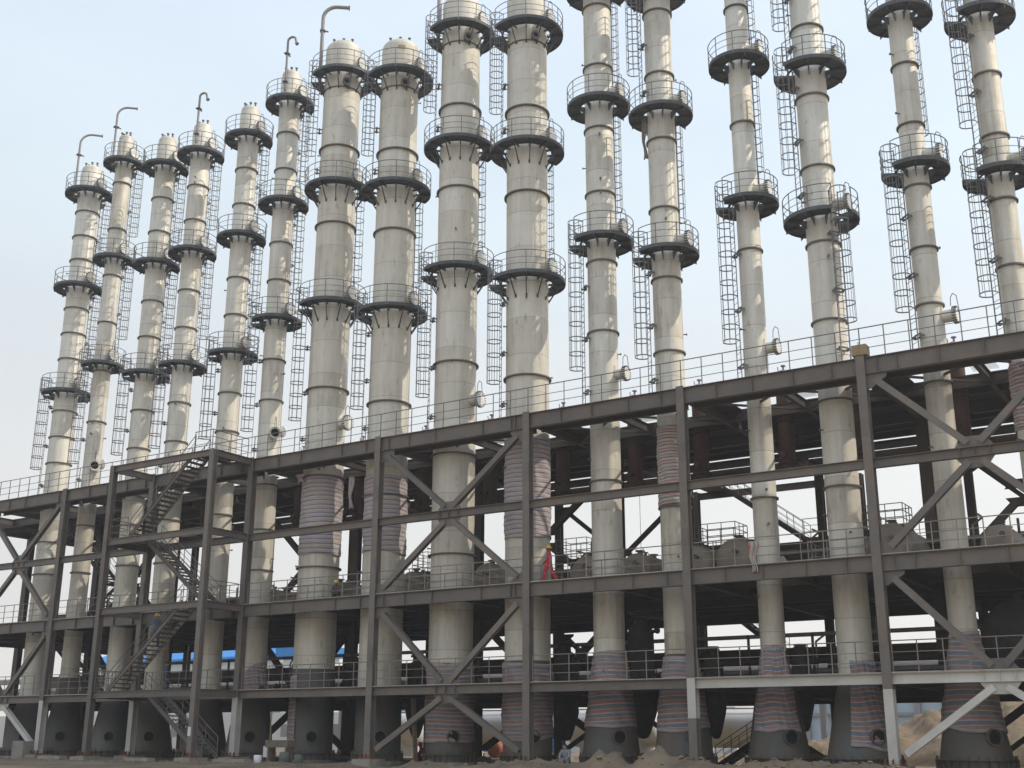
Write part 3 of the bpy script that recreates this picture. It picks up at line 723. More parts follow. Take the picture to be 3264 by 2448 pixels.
for (i, rp, pz, hz, rings, lad) in SPEC:
    x, r = TX[i], TR[i]; big = i in (6, 7, 8, 9)
    t = empty('distillation_column', LAB[i], 'distillation column', (x, TY, 0), 0, 'stainless distillation columns standing in a row')
    sp_ = skirt_prof(i); zs = sp_[1][1]
    dome = r*.62 if big else r*.55
    prof = [(r, zs), (r, hz-dome-.28)]
    rh = r*.93
    prof += [(rh, hz-dome-.2)] if not big else []
    rr = rh if not big else r
    for q in range(0, 91, 10): prof.append((max(.001, rr*math.cos(R(q))), hz-dome+dome*math.sin(R(q))))
    obj('shaft', MB().lathe(prof, 48), 'shaft', t)
    rb = sp_[0][0]
    obj('skirt', MB().lathe([(rb, .22), (sp_[1][0], zs), (r-.02, zs+.001)], 48), 'skirt', t)
    def chair(rb=rb):
        b = MB(); b.sector(rb-.05, rb+.17, .20, .235, n=40); b.sector(rb-.05, rb+.20, -.14, -.11, n=40)
        b.lathe([(rb, -.14), (rb, .22)], 40)
        for k in range(24):
            q = 2*PI*k/24; c, s_ = math.cos(q), math.sin(q)
            b.bar((c*(rb+.08), s_*(rb+.08), -.11), (c*(rb+.08), s_*(rb+.08), .2), .15, .014, (-s_, c, 0))
            b.tube((c*(rb+.10), s_*(rb+.10), .235), (c*(rb+.10), s_*(rb+.10), .36), .028, 5)
        return b
    obj('base_ring', cached(('base_ring', round(rb, 2)), chair), 'skirt', t)
    obj('foundation', cached(('foundation', round(rb, 2)), lambda: MB().lathe([(rb+.3, -1.0), (rb+.3, -.142), (.01, -.142)], 16, smooth=False)), 'conc', t)
    # skirt opening, its inner shade painted as a black disc
    zq = 1.02; rq = prof_r(i, zq); q = az(45)
    ho = obj('skirt_opening', cached(('skirt_opening',), lambda: MB().sector(.27, .32, -.1, .17, n=24)), 'skirt', t, (rq*math.cos(q), rq*math.sin(q), zq)); ho.rotation_euler = (0, PI/2, q)
    obj('painted_dark_mouth', cached(('skirt_mouth',), lambda: MB().lathe([(.001, 0), (.27, 0)], 20)), 'shade_eye_black', ho, (0, 0, .04))
    ring_o = r+(.13 if big else .085)
    for z in rings:
        if big and z > 37: rm = cached(('support_ring', r, 'c'), lambda: MB().sector(r-.01, r+.06, -.03, .03, n=48))
        else: rm = cached(('support_ring', r), lambda: MB().sector(r-.01, ring_o, -.035, .035, n=48))
        obj('support_ring', rm, 'ring', t, (0, 0, z))
    # nozzles on the head
    for k, (qa, qr, h_) in enumerate(((20, .15, .22), (100, .5, .22), (190, .55, .25), (280, .5, .22), (330, .62, .2))):
        nr = r*qr; c = math.cos(az(qa))*nr; s_ = math.sin(az(qa))*nr; zz = hz-dome+dome*math.sqrt(max(0, 1-(nr/rr)**2))
        obj('head_nozzle', cached(('head_nozzle', h_), lambda: MB().tube((0, 0, -.15), (0, 0, h_), .05, 10).tube((0, 0, h_), (0, 0, h_+.05), .09, 10)), 'ring', t, (c, s_, zz))
    arrive = {0: lad[0], 1: lad[1], 2: lad[2]}
    for k, z in enumerate(pz):
        ri = r+.26 if not big else r+.22
        gaps = [(arrive[k], 15 if big else 18)]
        pf = obj('platform', cached(('platform', r, rp, arrive[k]), lambda: platform_mesh(ri, rp, gaps)), 'plat', t, (0, 0, z))
        obj('railing', cached(('railing', r, rp, arrive[k]), lambda: rail_mesh(rp, gaps, 1.12, 12 if big else 10)), 'rail', pf)
        nb = 12 if big else 9
        bmesh_ = cached(('bracket', r, rp, big), lambda: bracket_mesh(r, ri, rp, big))
        for j in range(nb):
            aa = arrive[k]+360/nb*(j+.5); obj('bracket', bmesh_, 'plat', pf, (0, 0, 0), az(aa))
        manhole(t, r, z+.68, 90, .40 if big else .37, .36 if i < 10 else .5)
    ladder(t, r, lad[0], pz[1]+.02, pz[0]+1.1); ladder(t, r, lad[1], pz[2]+.02, pz[1]+1.1); ladder(t, r, lad[2], ZL[4]+.03, pz[2]+1.1)
    if i in (1, 5, 6, 8, 10, 12, 14): manhole(t, r, 17.85, 90 if i not in (1, 5) else 62, .40 if big else .34, .42, opened=i in (1, 5))
    if big:
        o = obj('nozzle', cached(('nozzle',), lambda: MB().lathe([(.17, -.1), (.17, .25)], 16).sector(.15, .27, .25, .31, n=16)), 'ring', t, (r*math.cos(az(52)), r*math.sin(az(52)), pz[0]-.75)); o.rotation_euler = (0, PI/2, az(52))
        obj('painted_dark_mouth', cached(('nozzle_mouth',), lambda: MB().lathe([(.001, 0), (.17, 0)], 16)), 'shade_eye_black', o, (0, 0, .28))  # darkness of the bore painted on a flat disc
    if i == 7:
        obj('rust_patch', MB().lathe([(rr+.006, hz-dome-.42), (rr+.006, hz-dome-.16)], 8, az(30), az(52)), 'rustp', t)
    if i in (2, 3, 4, 5, 7):
        c = MB(); q = az(100); rr2 = r+.10
        c.tube((rr2*math.cos(q), rr2*math.sin(q), ZL[4]), (rr2*math.cos(q), rr2*math.sin(q), pz[1]), .012, 5); obj('earthing_cable', c, 'rail', t)
    # small instrument nozzles up the shaft
    rn = random.Random(i*11)
    for k in range(7):
        zz = rn.uniform(6, 37); aa = rn.choice((-60, 120, 100, -40, 30)); q = az(aa)
        o = obj('nozzle', cached(('small_nozzle',), lambda: MB().tube((0, 0, -.05), (0, 0, .14), .03, 8).tube((0, 0, .14), (0, 0, .18), .06, 8)), 'ring', t, (r*math.cos(q), r*math.sin(q), zz)); o.rotation_euler = (0, PI/2, q)
    gn = {0: (-20, 42.95, 1.35, 141), 1: (-15, 44.1, 1.2, 138), 3: (15, 42.6, .42, 110), 5: (12, 44.15, .45, 108), 6: (-45, 45.15, 1.5, 132), 8: (-35, 45.5, 1.6, 130)}
    if i in gn:
        a_, z1_, bd, ba = gn[i]; gooseneck(t, r if i != 3 and i != 5 else r-.25, a_, pz[0]-.3 if i not in (3, 5) else pz[0]+.75, z1_, bd, ba, .115 if big else .075)

# ------------------------------------------------------------------ striped sheeting wrapped round the shafts
def tarp(i, z0, z1, a0, a1, m, label, seed, wavy=.10, thick=.05, slope=0.0, topslope=0.0, bulge=.03, gap=.02):
    rn = random.Random(seed); n = max(20, int((a1-a0)/4)); k = max(10, int((z1-z0)/.10)); b = MB(); uv = []
    ph = [rn.uniform(0, 6.3) for _ in range(6)]; v = []
    for j in range(k+1):
        w_ = j/k
        for q in range(n+1):
            u = q/n; aa = a0+(a1-a0)*u
            lo = z0 + slope*u + wavy*math.sin(u*7+ph[0]) + wavy*.5*math.sin(u*17+ph[1]); hi = z1 + topslope*u + wavy*.6*math.sin(u*6+ph[2])
            z = lo+(hi-lo)*w_
            rr = prof_r(i, z)+gap+bulge*(.5+.5*math.sin(z*3.1+u*9+ph[3]))*(.4+.6*math.sin(PI*min(1, w_*1.2))) + .014*math.sin(z*17+u*23+ph[4]) + .020*math.sin(u*47+z*3+ph[5]) + .022*abs(math.sin(z*2.3+u*15+ph[0]))
            if w_ < .12: rr += (.12-w_)*.5*thick*10*.1
            t = az(aa); v.append((rr*math.cos(t), rr*math.sin(t), z)); uv.append((min(z-lo, hi-z) if m == 'tarp_low' else 1, z + .03*math.sin(u*11+ph[1]+z*.9)+.018*math.sin(z*5+ph[2]) + (slope*u*.7*(1-w_) if abs(slope) > .05 else 0)))
    b.add(v, [(j*(n+1)+q, j*(n+1)+q+1, (j+1)*(n+1)+q+1, (j+1)*(n+1)+q) for j in range(k) for q in range(n)], True)
    b.uv = uv
    o = obj('striped_tarp', b, m, None, (TX[i], TY, 0)); md = o.modifiers.new('thickness', 'SOLIDIFY'); md.thickness = .008
    return tag(o, label, 'tarp', 'striped woven sheets wrapped round the columns')
tarp(6, 10.55, 14.75, -140, 220, 'tarp_up', 'pale blue striped sheet wrapped round the first fat column under the top deck', 1, .10)
tarp(7, 10.25, 14.35, -140, 220, 'tarp_up', 'pale blue striped sheet wrapped round the second fat column under the top deck', 2, .08)
tarp(9, 10.25, 15.2, -140, 220, 'tarp_up', 'pale blue striped sheet round the rightmost fat column, crossing the third level', 3, .05)
tarp(11, 11.1, 14.8, -140, 220, 'tarp_red', 'red and green striped sheet round the slim column left of a frame post', 4, .05)
tarp(15, 12.6, 15.25, -140, 220, 'tarp_red', 'red striped sheet on the rightmost thin column at the photo edge', 5, .12)
tarp(6, .25, 4.1, -40, -2, 'tarp_low', 'narrow red and blue strip hanging on the left of the first fat column foot', 6, .05)
tarp(5, 3.5, 4.45, -30, 110, 'tarp_low', 'striped sheet sagging round the thin foot right of the stair tower', 7, .15, slope=.0, topslope=.55)
tarp(8, .80, 4.5, -140, 220, 'tarp_low', 'red and blue striped skirt sheet in the middle of the cross braced bay', 8, .05)
tarp(9, .85, 4.35, -140, 220, 'tarp_low', 'red and blue striped skirt sheet behind the frame post right of the bracing', 9, .10)
tarp(10, 1.55, 4.75, -140, 220, 'tarp_low', 'red and blue striped skirt sheet with a slanting hem, left of the sand heaps', 10, .08, slope=-.3)
tarp(11, 1.3, 4.35, -140, 220, 'tarp_low', 'red and blue striped skirt sheet behind the post with a pale painted length', 11, .09)
tarp(12, 1.3, 4.65, -40, 75, 'tarp_low', 'red and blue striped apron on the thin column foot beside the rear ground stair', 12, .05, slope=-.1)
tarp(13, .65, 4.0, -2, 130, 'tarp_low', 'long striped sheet slipping down left of the rightmost pale post', 13, .06, slope=-.2, topslope=-.1)
tarp(14, 1.3, 4.9, -140, 220, 'tarp_low', 'flared red and blue striped skirt sheet behind the right bracing', 14, .13, bulge=.08)
def cloth_drop(p, w, h, label, seed, m='tarp_red', rz=0):
    rn = random.Random(seed); b = MB(); v = []; uv = []
    for j in range(15):
        for q in range(9):
            u, w_ = q/8-.5, j/14
            wd = w*(1-.45*w_+.25*math.sin(w_*7))
            v.append((u*wd+.05*math.sin(w_*9), -.05-.05*math.sin(u*14+w_*3)-.03*math.sin(w_*11), -w_*h-.12*abs(u)*(w_ > .8))); uv.append((1, u*w*.9+w_*.15))
    b.add(v, [(j*9+q, j*9+q+1, (j+1)*9+q+1, (j+1)*9+q) for j in range(14) for q in range(8)], True); b.uv = uv
    o = obj('hanging_cloth', b, m, None, p, rz); o.modifiers.new('thickness', 'SOLIDIFY').thickness = .008
    return tag(o, label, 'rag')
cloth_drop((10.98, .16, 8.75), .42, 1.25, 'red and white rag knotted on the second deck handrail', 2)
cloth_drop((-12.05, 1.7, 14.4), .38, 1.7, 'pale loose sheet end hanging left of the second fat column', 4, 'tarp_up')
cloth_drop((5.57, 2.42, 30.9), .30, 2.2, 'grey brown cloth strip hanging under the middle platform of the twelfth column', 9, 'cloth')
cloth_drop((-15.6, 1.55, 14.95), .7, .45, 'torn bunched sheet edge at the top of the first fat column wrapping', 5, 'tarp_up')

# ------------------------------------------------------------------ vessels
for i in range(16):      # red oxide reboilers under the top deck, one behind each column
    nm = ['first', 'second', 'third', 'fourth', 'fifth', 'sixth', 'seventh', 'eighth', 'ninth', 'tenth', 'eleventh', 'twelfth', 'thirteenth', 'fourteenth', 'fifteenth', 'sixteenth'][i]
    t = empty('condenser', 'rusty red upright vessel under the top deck behind the %s column from the left' % nm, 'vessel', (TX[i]+.33+(.15 if i in (6, 7, 8, 9) else -.1), 5.5, 12.7), 0, 'rusty red upright vessels under the top deck')
    b = MB().lathe([(.001, -.25), (.22, -.2), (.36, 0), (.37, 3.6), (.37, 4.25), (.30, 4.6), (.12, 4.75), (.001, 4.78)], 24)
    obj('shell', cached(('condenser_shell',), lambda: b), 'rust', t)
    obj('flange', cached(('condenser_flange',), lambda: MB().sector(.36, .45, 0, .1, n=24)), 'rust', t, (0, 0, .35))
    obj('flange', cached(('condenser_flange',), lambda: MB()), 'rust', t, (0, 0, 2.35))
    obj('cap', cached(('condenser_cap',), lambda: MB().lathe([(.38, 4.2), (.38, 4.35), (.30, 4.68), (.13, 4.86), (.001, 4.88)], 20).tube((.05, 0, 4.85), (.05, 0, 5.05), .05, 8).tube((.05, 0, 5.05), (.05, 0, 5.1), .12, 8).tube((-.2, .05, 4.7), (-.24, .05, 5.08), .025, 6)), 'lav', t)
    obj('side_nozzle', cached(('condenser_nozzle',), lambda: MB().tube((0, -.3, .7), (0, -.62, .7), .08, 8).tube((0, -.62, .7), (0, -.67, .7), .15, 10).tube((.3, 0, 1.6), (.55, 0, 1.6), .05, 8)), 'rust', t)
def drum(x, y, z, r, L_, label, m='tank', group='horizontal drums on the second deck'):
    t = empty('horizontal_drum', label, 'drum', (x, y, z), 0, group)
    prof = [(.001, -.5*r)] + [(r*math.sin(R(q)), -.5*r*math.cos(R(q))) for q in range(10, 91, 10)] + [(r, L_)] + [(r*math.cos(R(q)), L_+.5*r*math.sin(R(q))) for q in range(10, 90, 10)] + [(.001, L_+.5*r)]
    o = obj('shell', cached(('drum', r, L_, m), lambda: MB().lathe(prof, 36)), m, t, (0, 0, r+.22)); o.rotation_euler = (-PI/2, 0, 0)
    for yy in (.6, L_-.6): obj('saddle', cached(('saddle', r), lambda: MB().box(-r*.8, r*.8, -.12, .12, 0, .45)), 'steel2', t, (0, yy, 0))
    for k, yy in enumerate((.4, 1.0, 1.9, 3.0)):
        obj('nozzle', cached(('drum_nozzle', k % 2), lambda: MB().tube((0, 0, -.1), (0, 0, .13), .07 if k % 2 else .14, 12).tube((0, 0, .13), (0, 0, .18), .12 if k % 2 else .24, 12)), 'ring', t, (0, yy, 2*r+.22))
    obj('nozzle', cached(('drum_end',), lambda: MB().tube((0, 0, 0), (0, -.4, 0), .06, 8).tube((0, -.4, 0), (0, -.45, 0), .12, 10)), 'ring', t, (.25, -.35*r, r+.5))
    return t
for k, (x, r, lab) in enumerate(((-22.6, .8, 'dusty drum behind the stair tower on the second deck'), (-16.9, .8, 'dusty drum left of the first fat column on the second deck'), (-11.4, .9, 'dusty drum between the first two fat columns and the bracing, second deck'), (-6.3, .95, 'grey drum right of the third fat column behind the brace'), (-.3, .9, 'dark fronted drum just right of the worker in red'),
        (2.5, .85, 'pale ended drum right of the slim column beyond the handrail'), (5.7, .9, 'brownish drum just left of the centre right frame post'), (7.7, 1.0, 'brown drum behind the red and white rag'), (14.9, 1.02, 'sunlit grey drum behind the second rightmost post'), (19.4, .78, 'small cream drum near the right edge on the second deck'))):
    drum(x, 6.3, ZL[2]+.03, r, 4.2, lab)
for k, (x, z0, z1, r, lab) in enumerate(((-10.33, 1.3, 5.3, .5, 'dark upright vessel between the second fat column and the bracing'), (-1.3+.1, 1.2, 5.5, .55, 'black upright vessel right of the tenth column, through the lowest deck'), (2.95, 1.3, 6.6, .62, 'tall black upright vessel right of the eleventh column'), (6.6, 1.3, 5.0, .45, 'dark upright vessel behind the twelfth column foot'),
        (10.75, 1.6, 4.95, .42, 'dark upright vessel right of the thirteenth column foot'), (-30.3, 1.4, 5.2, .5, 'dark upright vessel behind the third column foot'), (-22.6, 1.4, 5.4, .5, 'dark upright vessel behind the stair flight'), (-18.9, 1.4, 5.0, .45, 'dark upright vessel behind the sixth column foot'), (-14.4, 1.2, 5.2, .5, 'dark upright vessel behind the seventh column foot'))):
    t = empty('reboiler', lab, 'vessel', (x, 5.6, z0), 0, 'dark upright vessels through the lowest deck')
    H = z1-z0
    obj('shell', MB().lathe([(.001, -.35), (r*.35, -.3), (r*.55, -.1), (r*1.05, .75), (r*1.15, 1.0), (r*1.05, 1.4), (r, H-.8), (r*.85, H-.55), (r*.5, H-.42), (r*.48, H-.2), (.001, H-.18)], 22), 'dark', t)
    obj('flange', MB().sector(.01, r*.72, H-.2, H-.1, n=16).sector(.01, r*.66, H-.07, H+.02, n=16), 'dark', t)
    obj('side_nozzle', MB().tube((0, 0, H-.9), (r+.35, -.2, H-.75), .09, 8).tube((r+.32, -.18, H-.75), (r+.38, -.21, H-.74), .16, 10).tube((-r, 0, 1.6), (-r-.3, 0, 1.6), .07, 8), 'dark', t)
for lab, z, y, rs_ in (('grey pipes running along the second deck behind the drums', ZL[2], 8.2, ((.9, .09), (1.25, .06), (1.75, .12))), ('grey pipes running along the lowest deck behind the dark vessels', ZL[1], 7.9, ((.6, .12), (1.1, .08), (2.3, .10)))):
    t = empty('pipe_run', lab, 'pipes', (-10, y, z), 0, 'pipe runs on the decks')
    for k, (h, r_) in enumerate(rs_):
        pb = MB().tube((-30, k*.35, h), (31, k*.35, h), r_, 10)
        obj('pipe', pb, 'pipe' if k != 1 else 'steel2', t)
    for k in range(20): obj('support', cached(('psup',), lambda: MB().box(-.05, .05, -.05, .05, 0, 2.3).box(-.05, .05, .051, .8, .4, .48).box(-.05, .05, .051, .8, 1.5, 1.58)), 'steel2', t, (-29+k*3.1, -.15, 0))
    for k in range(9):
        xx = -27+k*6.6+(k % 3)*.7
        obj('valve', cached(('valve',), lambda: MB().tube((-.22, 0, 0), (.22, 0, 0), .13, 10).tube((0, 0, 0), (0, 0, .4), .03, 6).sector(.12, .15, .38, .41, n=14).tube((-.24, 0, 0), (-.2, 0, 0), .18, 10).tube((.2, 0, 0), (.24, 0, 0), .18, 10)), 'dark', t, (xx, .0, rs_[0][0]))
        obj('branch_pipe', cached(('branch',), lambda: MB().path([(0, 0, 0), (0, 0, 1.3), (.5, -.3, 1.55), (.5, -1.2, 1.55)], .05, 8)), 'pipe', t, (xx+.8, 0, rs_[0][0]))
# large dark storage vessel at the right on the lowest deck
t = empty('horizontal_drum', 'large dark domed vessel on the lowest deck at the right edge', 'drum', (19.9, 5.2, ZL[1]+.03))
o = obj('shell', MB().lathe([(.001, -.7)] + [(1.45*math.sin(R(q)), -.7*math.cos(R(q))) for q in range(10, 91, 10)] + [(1.45, 5)], 40), 'dark', t, (0, 0, 1.5)); o.rotation_euler = (-PI/2, 0, 0)
obj('saddle', MB().box(-1.1, 1.1, .5, .8, 0, .5), 'dark', t); obj('nozzle', MB().tube((0, .5, 2.8), (0, .5, 3.2), .14, 10).tube((0, .5, 3.2), (0, .5, 3.27), .25, 12), 'dark', t)
# white ground tanks behind the frame
def gtank(x, y, r, L_, label, m='tankw'):
    t = empty('ground_tank', label, 'storage tank', (x, y, GZ), 0, 'white horizontal tanks on the ground behind the frame')
    prof = [(.001, -.5*r)] + [(r*math.sin(R(q)), -.5*r*math.cos(R(q))) for q in range(10, 91, 10)] + [(r, L_)] + [(r*math.cos(R(q)), L_+.5*r*math.sin(R(q))) for q in range(10, 90, 10)] + [(.001, L_+.5*r)]
    o = obj('shell', cached(('gtank', r, L_), lambda: MB().lathe(prof, 40)), m, t, (0, 0, r+.9)); o.rotation_euler = (0, PI/2, 0)
    for xx in (1.0, L_-1.0): obj('saddle', cached(('gsaddle', r), lambda: MB().box(-.25, .25, -r*.85, r*.85, 0, 1.3)), 'white', t, (xx, 0, 0))
    obj('walkway', cached(('gwalk', L_), lambda: MB().box(0, L_, -.4, .4, 0, .04).tube((0, -.4, .9), (L_, -.4, .9), .03, 5).tube((0, -.4, 0), (0, -.4, .9), .03, 5).tube((L_/2, -.4, 0), (L_/2, -.4, .9), .03, 5).tube((L_, -.4, 0), (L_, -.4, .9), .03, 5)), 'rail', t, (0, 0, 2*r+1.0))
gtank(-12.8, 27, 1.25, 6.0, 'white ground tank seen between the eleventh column foot and the black vessel')
gtank(-4.6, 27, 1.22, 6.4, 'white ground tank seen right of the pale painted post length')
gtank(-22.5, 27, 1.25, 6.0, 'white ground tank seen left of the rightmost fat column foot')
gtank(-31.5, 26, 1.2, 6.0, 'white ground tank seen through the gap beside the second fat column foot')
for (x, y, r, m, lab) in ((-16.3, 22, .55, 'orange', 'faded orange drum lying behind the frame post'), (-12.4, 12, .5, 'rust', 'red end of a small vessel low in the braced bay')):
    t = empty('small_vessel', lab, 'vessel', (x, y, GZ)); o = obj('shell', MB().lathe([(.001, -.2), (r*.8, -.12), (r, 0), (r, 2), (.001, 2.2)], 24), m, t, (0, 0, r+.2)); o.rotation_euler = (-PI/2, 0, 0)
    obj('saddle', MB().box(-r*.7, r*.7, .3, 1.5, 0, .35), 'conc', t)

# ------------------------------------------------------------------ staircases
def flight(par, p0, p1, wd=1.05, m='steel', rails=(0, 1), treads=True, ydir=0):
    """p0 = foot, p1 = head, both on the near stringer line; the stair is wd deep in +Y"""
    A = Vector(p0); B = Vector(p1); L_ = (B-A).length; fo = bpy.data.objects
    b = MB()
    for y in (0, wd): b.bar((0, y, 0), B-A+Vector((0, y, 0)), .02, .26, (0, 0, 1))
    for y in (-.03, wd+.03):
        b.bar(Vector((0, y, .12)), B-A+Vector((0, y, .12)), .06, .012, (0, 0, 1)); b.bar(Vector((0, y, -.12)), B-A+Vector((0, y, -.12)), .06, .012, (0, 0, 1))
    fl = obj('stair_flight', b, m, par, A)
    n = max(4, round(abs(B.z-A.z)/.21)); dx = (B.x-A.x)/n; dz = (B.z-A.z)/n
    tm = cached(('tread', wd), lambda: MB().box(-.13, .13, .012, wd-.012, -.02, .012).box(-.13, -.12, .012, wd-.012, -.05, -.021).box(.12, .13, .012, wd-.012, -.05, -.021))
    for k in range(1, n): obj('tread', tm, 'deck', fl, (dx*k, 0, dz*k))
    for rr in rails:
        y = 0 if rr == 0 else wd
        hb = MB(); sx_ = 1 if B.x > A.x else -1
        for h in (1.0, .62, .30): hb.tube((0, y, h), B-A+Vector((0, y, h)), .022 if h == 1 else .015, 6)
        k = 5
        for q in range(k+1):
            c = (B-A)*(q/k); hb.tube(c+Vector((0, y, 0)), c+Vector((0, y, 1.0)), .022, 6)
        obj('handrail', hb, 'rail', fl)
    return fl
st = empty('staircase', 'outer zigzag steel stair tower standing in front of the frame, left of centre', 'stair tower', (0, 0, 0))
SY = -2.9
for x in (-26, -18):
    column(x, SY, .05, 15.80, 'steel', .32, st, .34); base(x, SY, st)
for l in (1, 2, 3, 4):
    xbeam(-25.98, -18.02, SY+.17, ZL[l], .36, .2, 'steel', st)
    for x in (-26, -18): ybeam(x, SY+.345, -.002, ZL[l], .36, .2, 'steel', st)
    # landings left and right
flight(st, (-24.3, -2.62, ZL[3]), (-19.6, -2.62, ZL[4]))                  # third to top
flight(st, (-19.2, -1.45, ZL[2]), (-24.3, -1.45, ZL[3]))                  # second to third, going up leftwards
flight(st, (-24.9, -2.62, ZL[1]), (-19.6, -2.62, ZL[2]))
flight(st, (-18.6, -1.45, GZ+.45), (-23.3, -1.45, ZL[1]))
def landing(x0, x1, z):
    obj('landing', MB().box(x0, x1, SY+.28, -.03, z+.004, z+.016), 'deck', st)
    obj('landing_beam', MB().ibeam((x0 if x0 > -22 else x1, SY+.35, z-.12), (x0 if x0 > -22 else x1, -.01, z-.12), .12, .2, .014), 'steel', st)
landing(-25.9, -24.3, ZL[3]); landing(-25.9, -24.9, ZL[1]); landing(-19.55, -18.1, ZL[4]); landing(-19.2, -18.1, ZL[2]); landing(-25.9, -23.3, ZL[1]-.008)
def srail(label, pts, z, m='rail'): return guard_rail(label, pts, z, 1.1, m, 1.1, 'handrails of the stair tower landings')
srail('handrail round the top landing of the stair tower', [(-19.5, -2.75), (-18.15, -2.75), (-18.15, -.1)], ZL[4]+.01)
srail('handrail round the left landing of the stair tower, third level', [(-24.4, -2.72), (-25.85, -2.72), (-25.85, -.1)], ZL[3]+.01)
srail('handrail round the right landing of the stair tower, second level', [(-19.2, -2.72), (-18.15, -2.72), (-18.15, -.15)], ZL[2]+.01, 'railw')
srail('handrail round the left landing of the stair tower, lowest level', [(-24.9, -2.72), (-25.85, -2.72), (-25.85, -.1)], ZL[1]+.01, 'railw')
srail('low handrail by the stair opening on the lowest deck', [(-25.8, .2), (-18.2, .2)], ZL[1]+.02, 'railw')
# stair behind the leftmost bracing and stairs at the back
s2 = empty('staircase', 'dark steel stair behind the leftmost cross bracing', 'staircase', (0, 0, 0))
flight(s2, (-35.6, 5.2, ZL[3]-1.0), (-41.6, 5.2, ZL[4]), 1.0, 'steel2'); flight(s2, (-41.0, 6.6, ZL[2]), (-36.4, 6.6, ZL[3]-1.0), 1.0, 'steel2'); flight(s2, (-35.6, 5.2, ZL[1]), (-41.6, 5.2, ZL[2]), 1.0, 'steel2')
obj('landing', MB().box(-36.4, -35.0, 5.0, 7.8, ZL[3]-1.0, ZL[3]-.98), 'deck', s2)
s3 = empty('staircase', 'rear stair seen against the sky between two thin columns at right', 'staircase', (0, 0, 0))
flight(s3, (6.3, 20.2, 12.0), (1.4, 20.2, 15.6), 1.1, 'steel2'); obj('landing', MB().box(.2, 1.5, 19.0, 21.6, 15.5, 15.6), 'deck', s3)
for x in (-.6, 9.6): column(x, 20.6, GZ, 15.6, 'steel2', .3, s3)
xbeam(-.6, 9.6, 20.8, 15.5, .4, .2, 'steel2', s3); xbeam(-.6, 9.6, 20.8, 12.0, .5, .25, 'steel2', s3)
obj('landing', MB().box(6.2, 10.5, 19.6, 22.4, 11.9, 12.0), 'deck', s3)
guard_rail('rear landing handrail right of the back stair', [(6.4, 19.7), (10.4, 19.7), (10.4, 22.3)], 12.0, 1.1, 'rail')
flight(s3, (4.6, 20.2, 5.6), (1.6, 20.2, 8.0), 1.1, 'steel2')
s4 = empty('staircase', 'dark ground stair behind the skirt of the thirteenth column', 'staircase', (0, 0, 0))
flight(s4, (4.4, 10.5, GZ+.1), (8.6, 10.5, 2.1), 1.0, 'steel2')
# back platforms with rails
bp = empty('rear_platform', 'small railed platform at the back of the second deck', 'platform', (0, 0, 0))
obj('deck_plate', MB().box(-9.6, -4.2, 18.9, 21.5, 11.05, 11.1), 'deck', bp)
xbeam(-60, 40, 19.1, 11.0, .55, .3, 'steel2', bp)
xbeam(-60, 40, 19.1, 5.85, .9, .3, 'steel2', bp)
for x in range(-60, 41, 10): column(x, 19.4, GZ, 11, 'steel2', .35, bp)
guard_rail('rear handrail of the small back platform', [(-9.6, 19.0), (-4.3, 19.0), (-4.3, 21.4)], 11.1, 1.1, 'rail')
guard_rail('back handrail behind the red and white rag', [(-1.5, 19.0), (3.2, 19.0)], 11.1, 1.1, 'rail')
guard_rail('back handrail left of the third fat column', [(-16.8, 19.0), (-12.6, 19.0)], 11.1, 1.1, 'rail')
guard_rail('back handrail near the right bracing', [(10.2, 19.0), (15.0, 19.0)], 11.1, 1.1, 'rail')

for x0, x1, zz, lab in ((-3.6, -1.7, 10.15, 'small railed platform on legs behind the worker in red'), (4.5, 6.7, 10.2, 'small railed platform on legs left of the red and white rag'), (12.5, 14.9, 10.3, 'small railed platform on legs left of the second rightmost post'), (-13.3, -12.2, 10.2, 'small railed platform on legs left of the third fat column')):
    t = empty('service_platform', lab, 'platform', ((x0+x1)/2, 9.6, ZL[2]), 0, 'small railed service platforms on the second deck')
    hw = (x1-x0)/2; H = zz-ZL[2]
    obj('deck_plate', MB().box(-hw, hw, -.8, .8, H-.06, H), 'steel2', t)
    for sx_ in (-1, 1):
        for sy_ in (-1, 1): obj('leg', cached(('pleg', H), lambda: MB().box(-.05, .05, -.05, .05, 0, H-.062)), 'steel2', t, (sx_*(hw-.06), sy_*.72, 0))
    b = MB(); cs = [(-hw, -.8), (hw, -.8), (hw, .8), (-hw, .8), (-hw, -.8)]
    for p, q in zip(cs[:-1], cs[1:]):
        for lv in (1.1, .75, .4): b.tube((p[0], p[1], H+lv), (q[0], q[1], H+lv), .022, 5)
        for k in range(3): b.tube((p[0]+(q[0]-p[0])*k/3, p[1]+(q[1]-p[1])*k/3, H), (p[0]+(q[0]-p[0])*k/3, p[1]+(q[1]-p[1])*k/3, H+1.1), .022, 5)
    obj('railing', b, 'rail', t)
    st_ = MB()
    for y in (-.35, .35): st_.bar((hw, y, H), (hw+1.9, y, .02), .03, .16)
    for k in range(1, 9): st_.box(hw+.21*k-.1, hw+.21*k+.1, -.33, .33, H-k*H/9-.015, H-k*H/9+.015)
    obj('steps', st_, 'steel2', t)
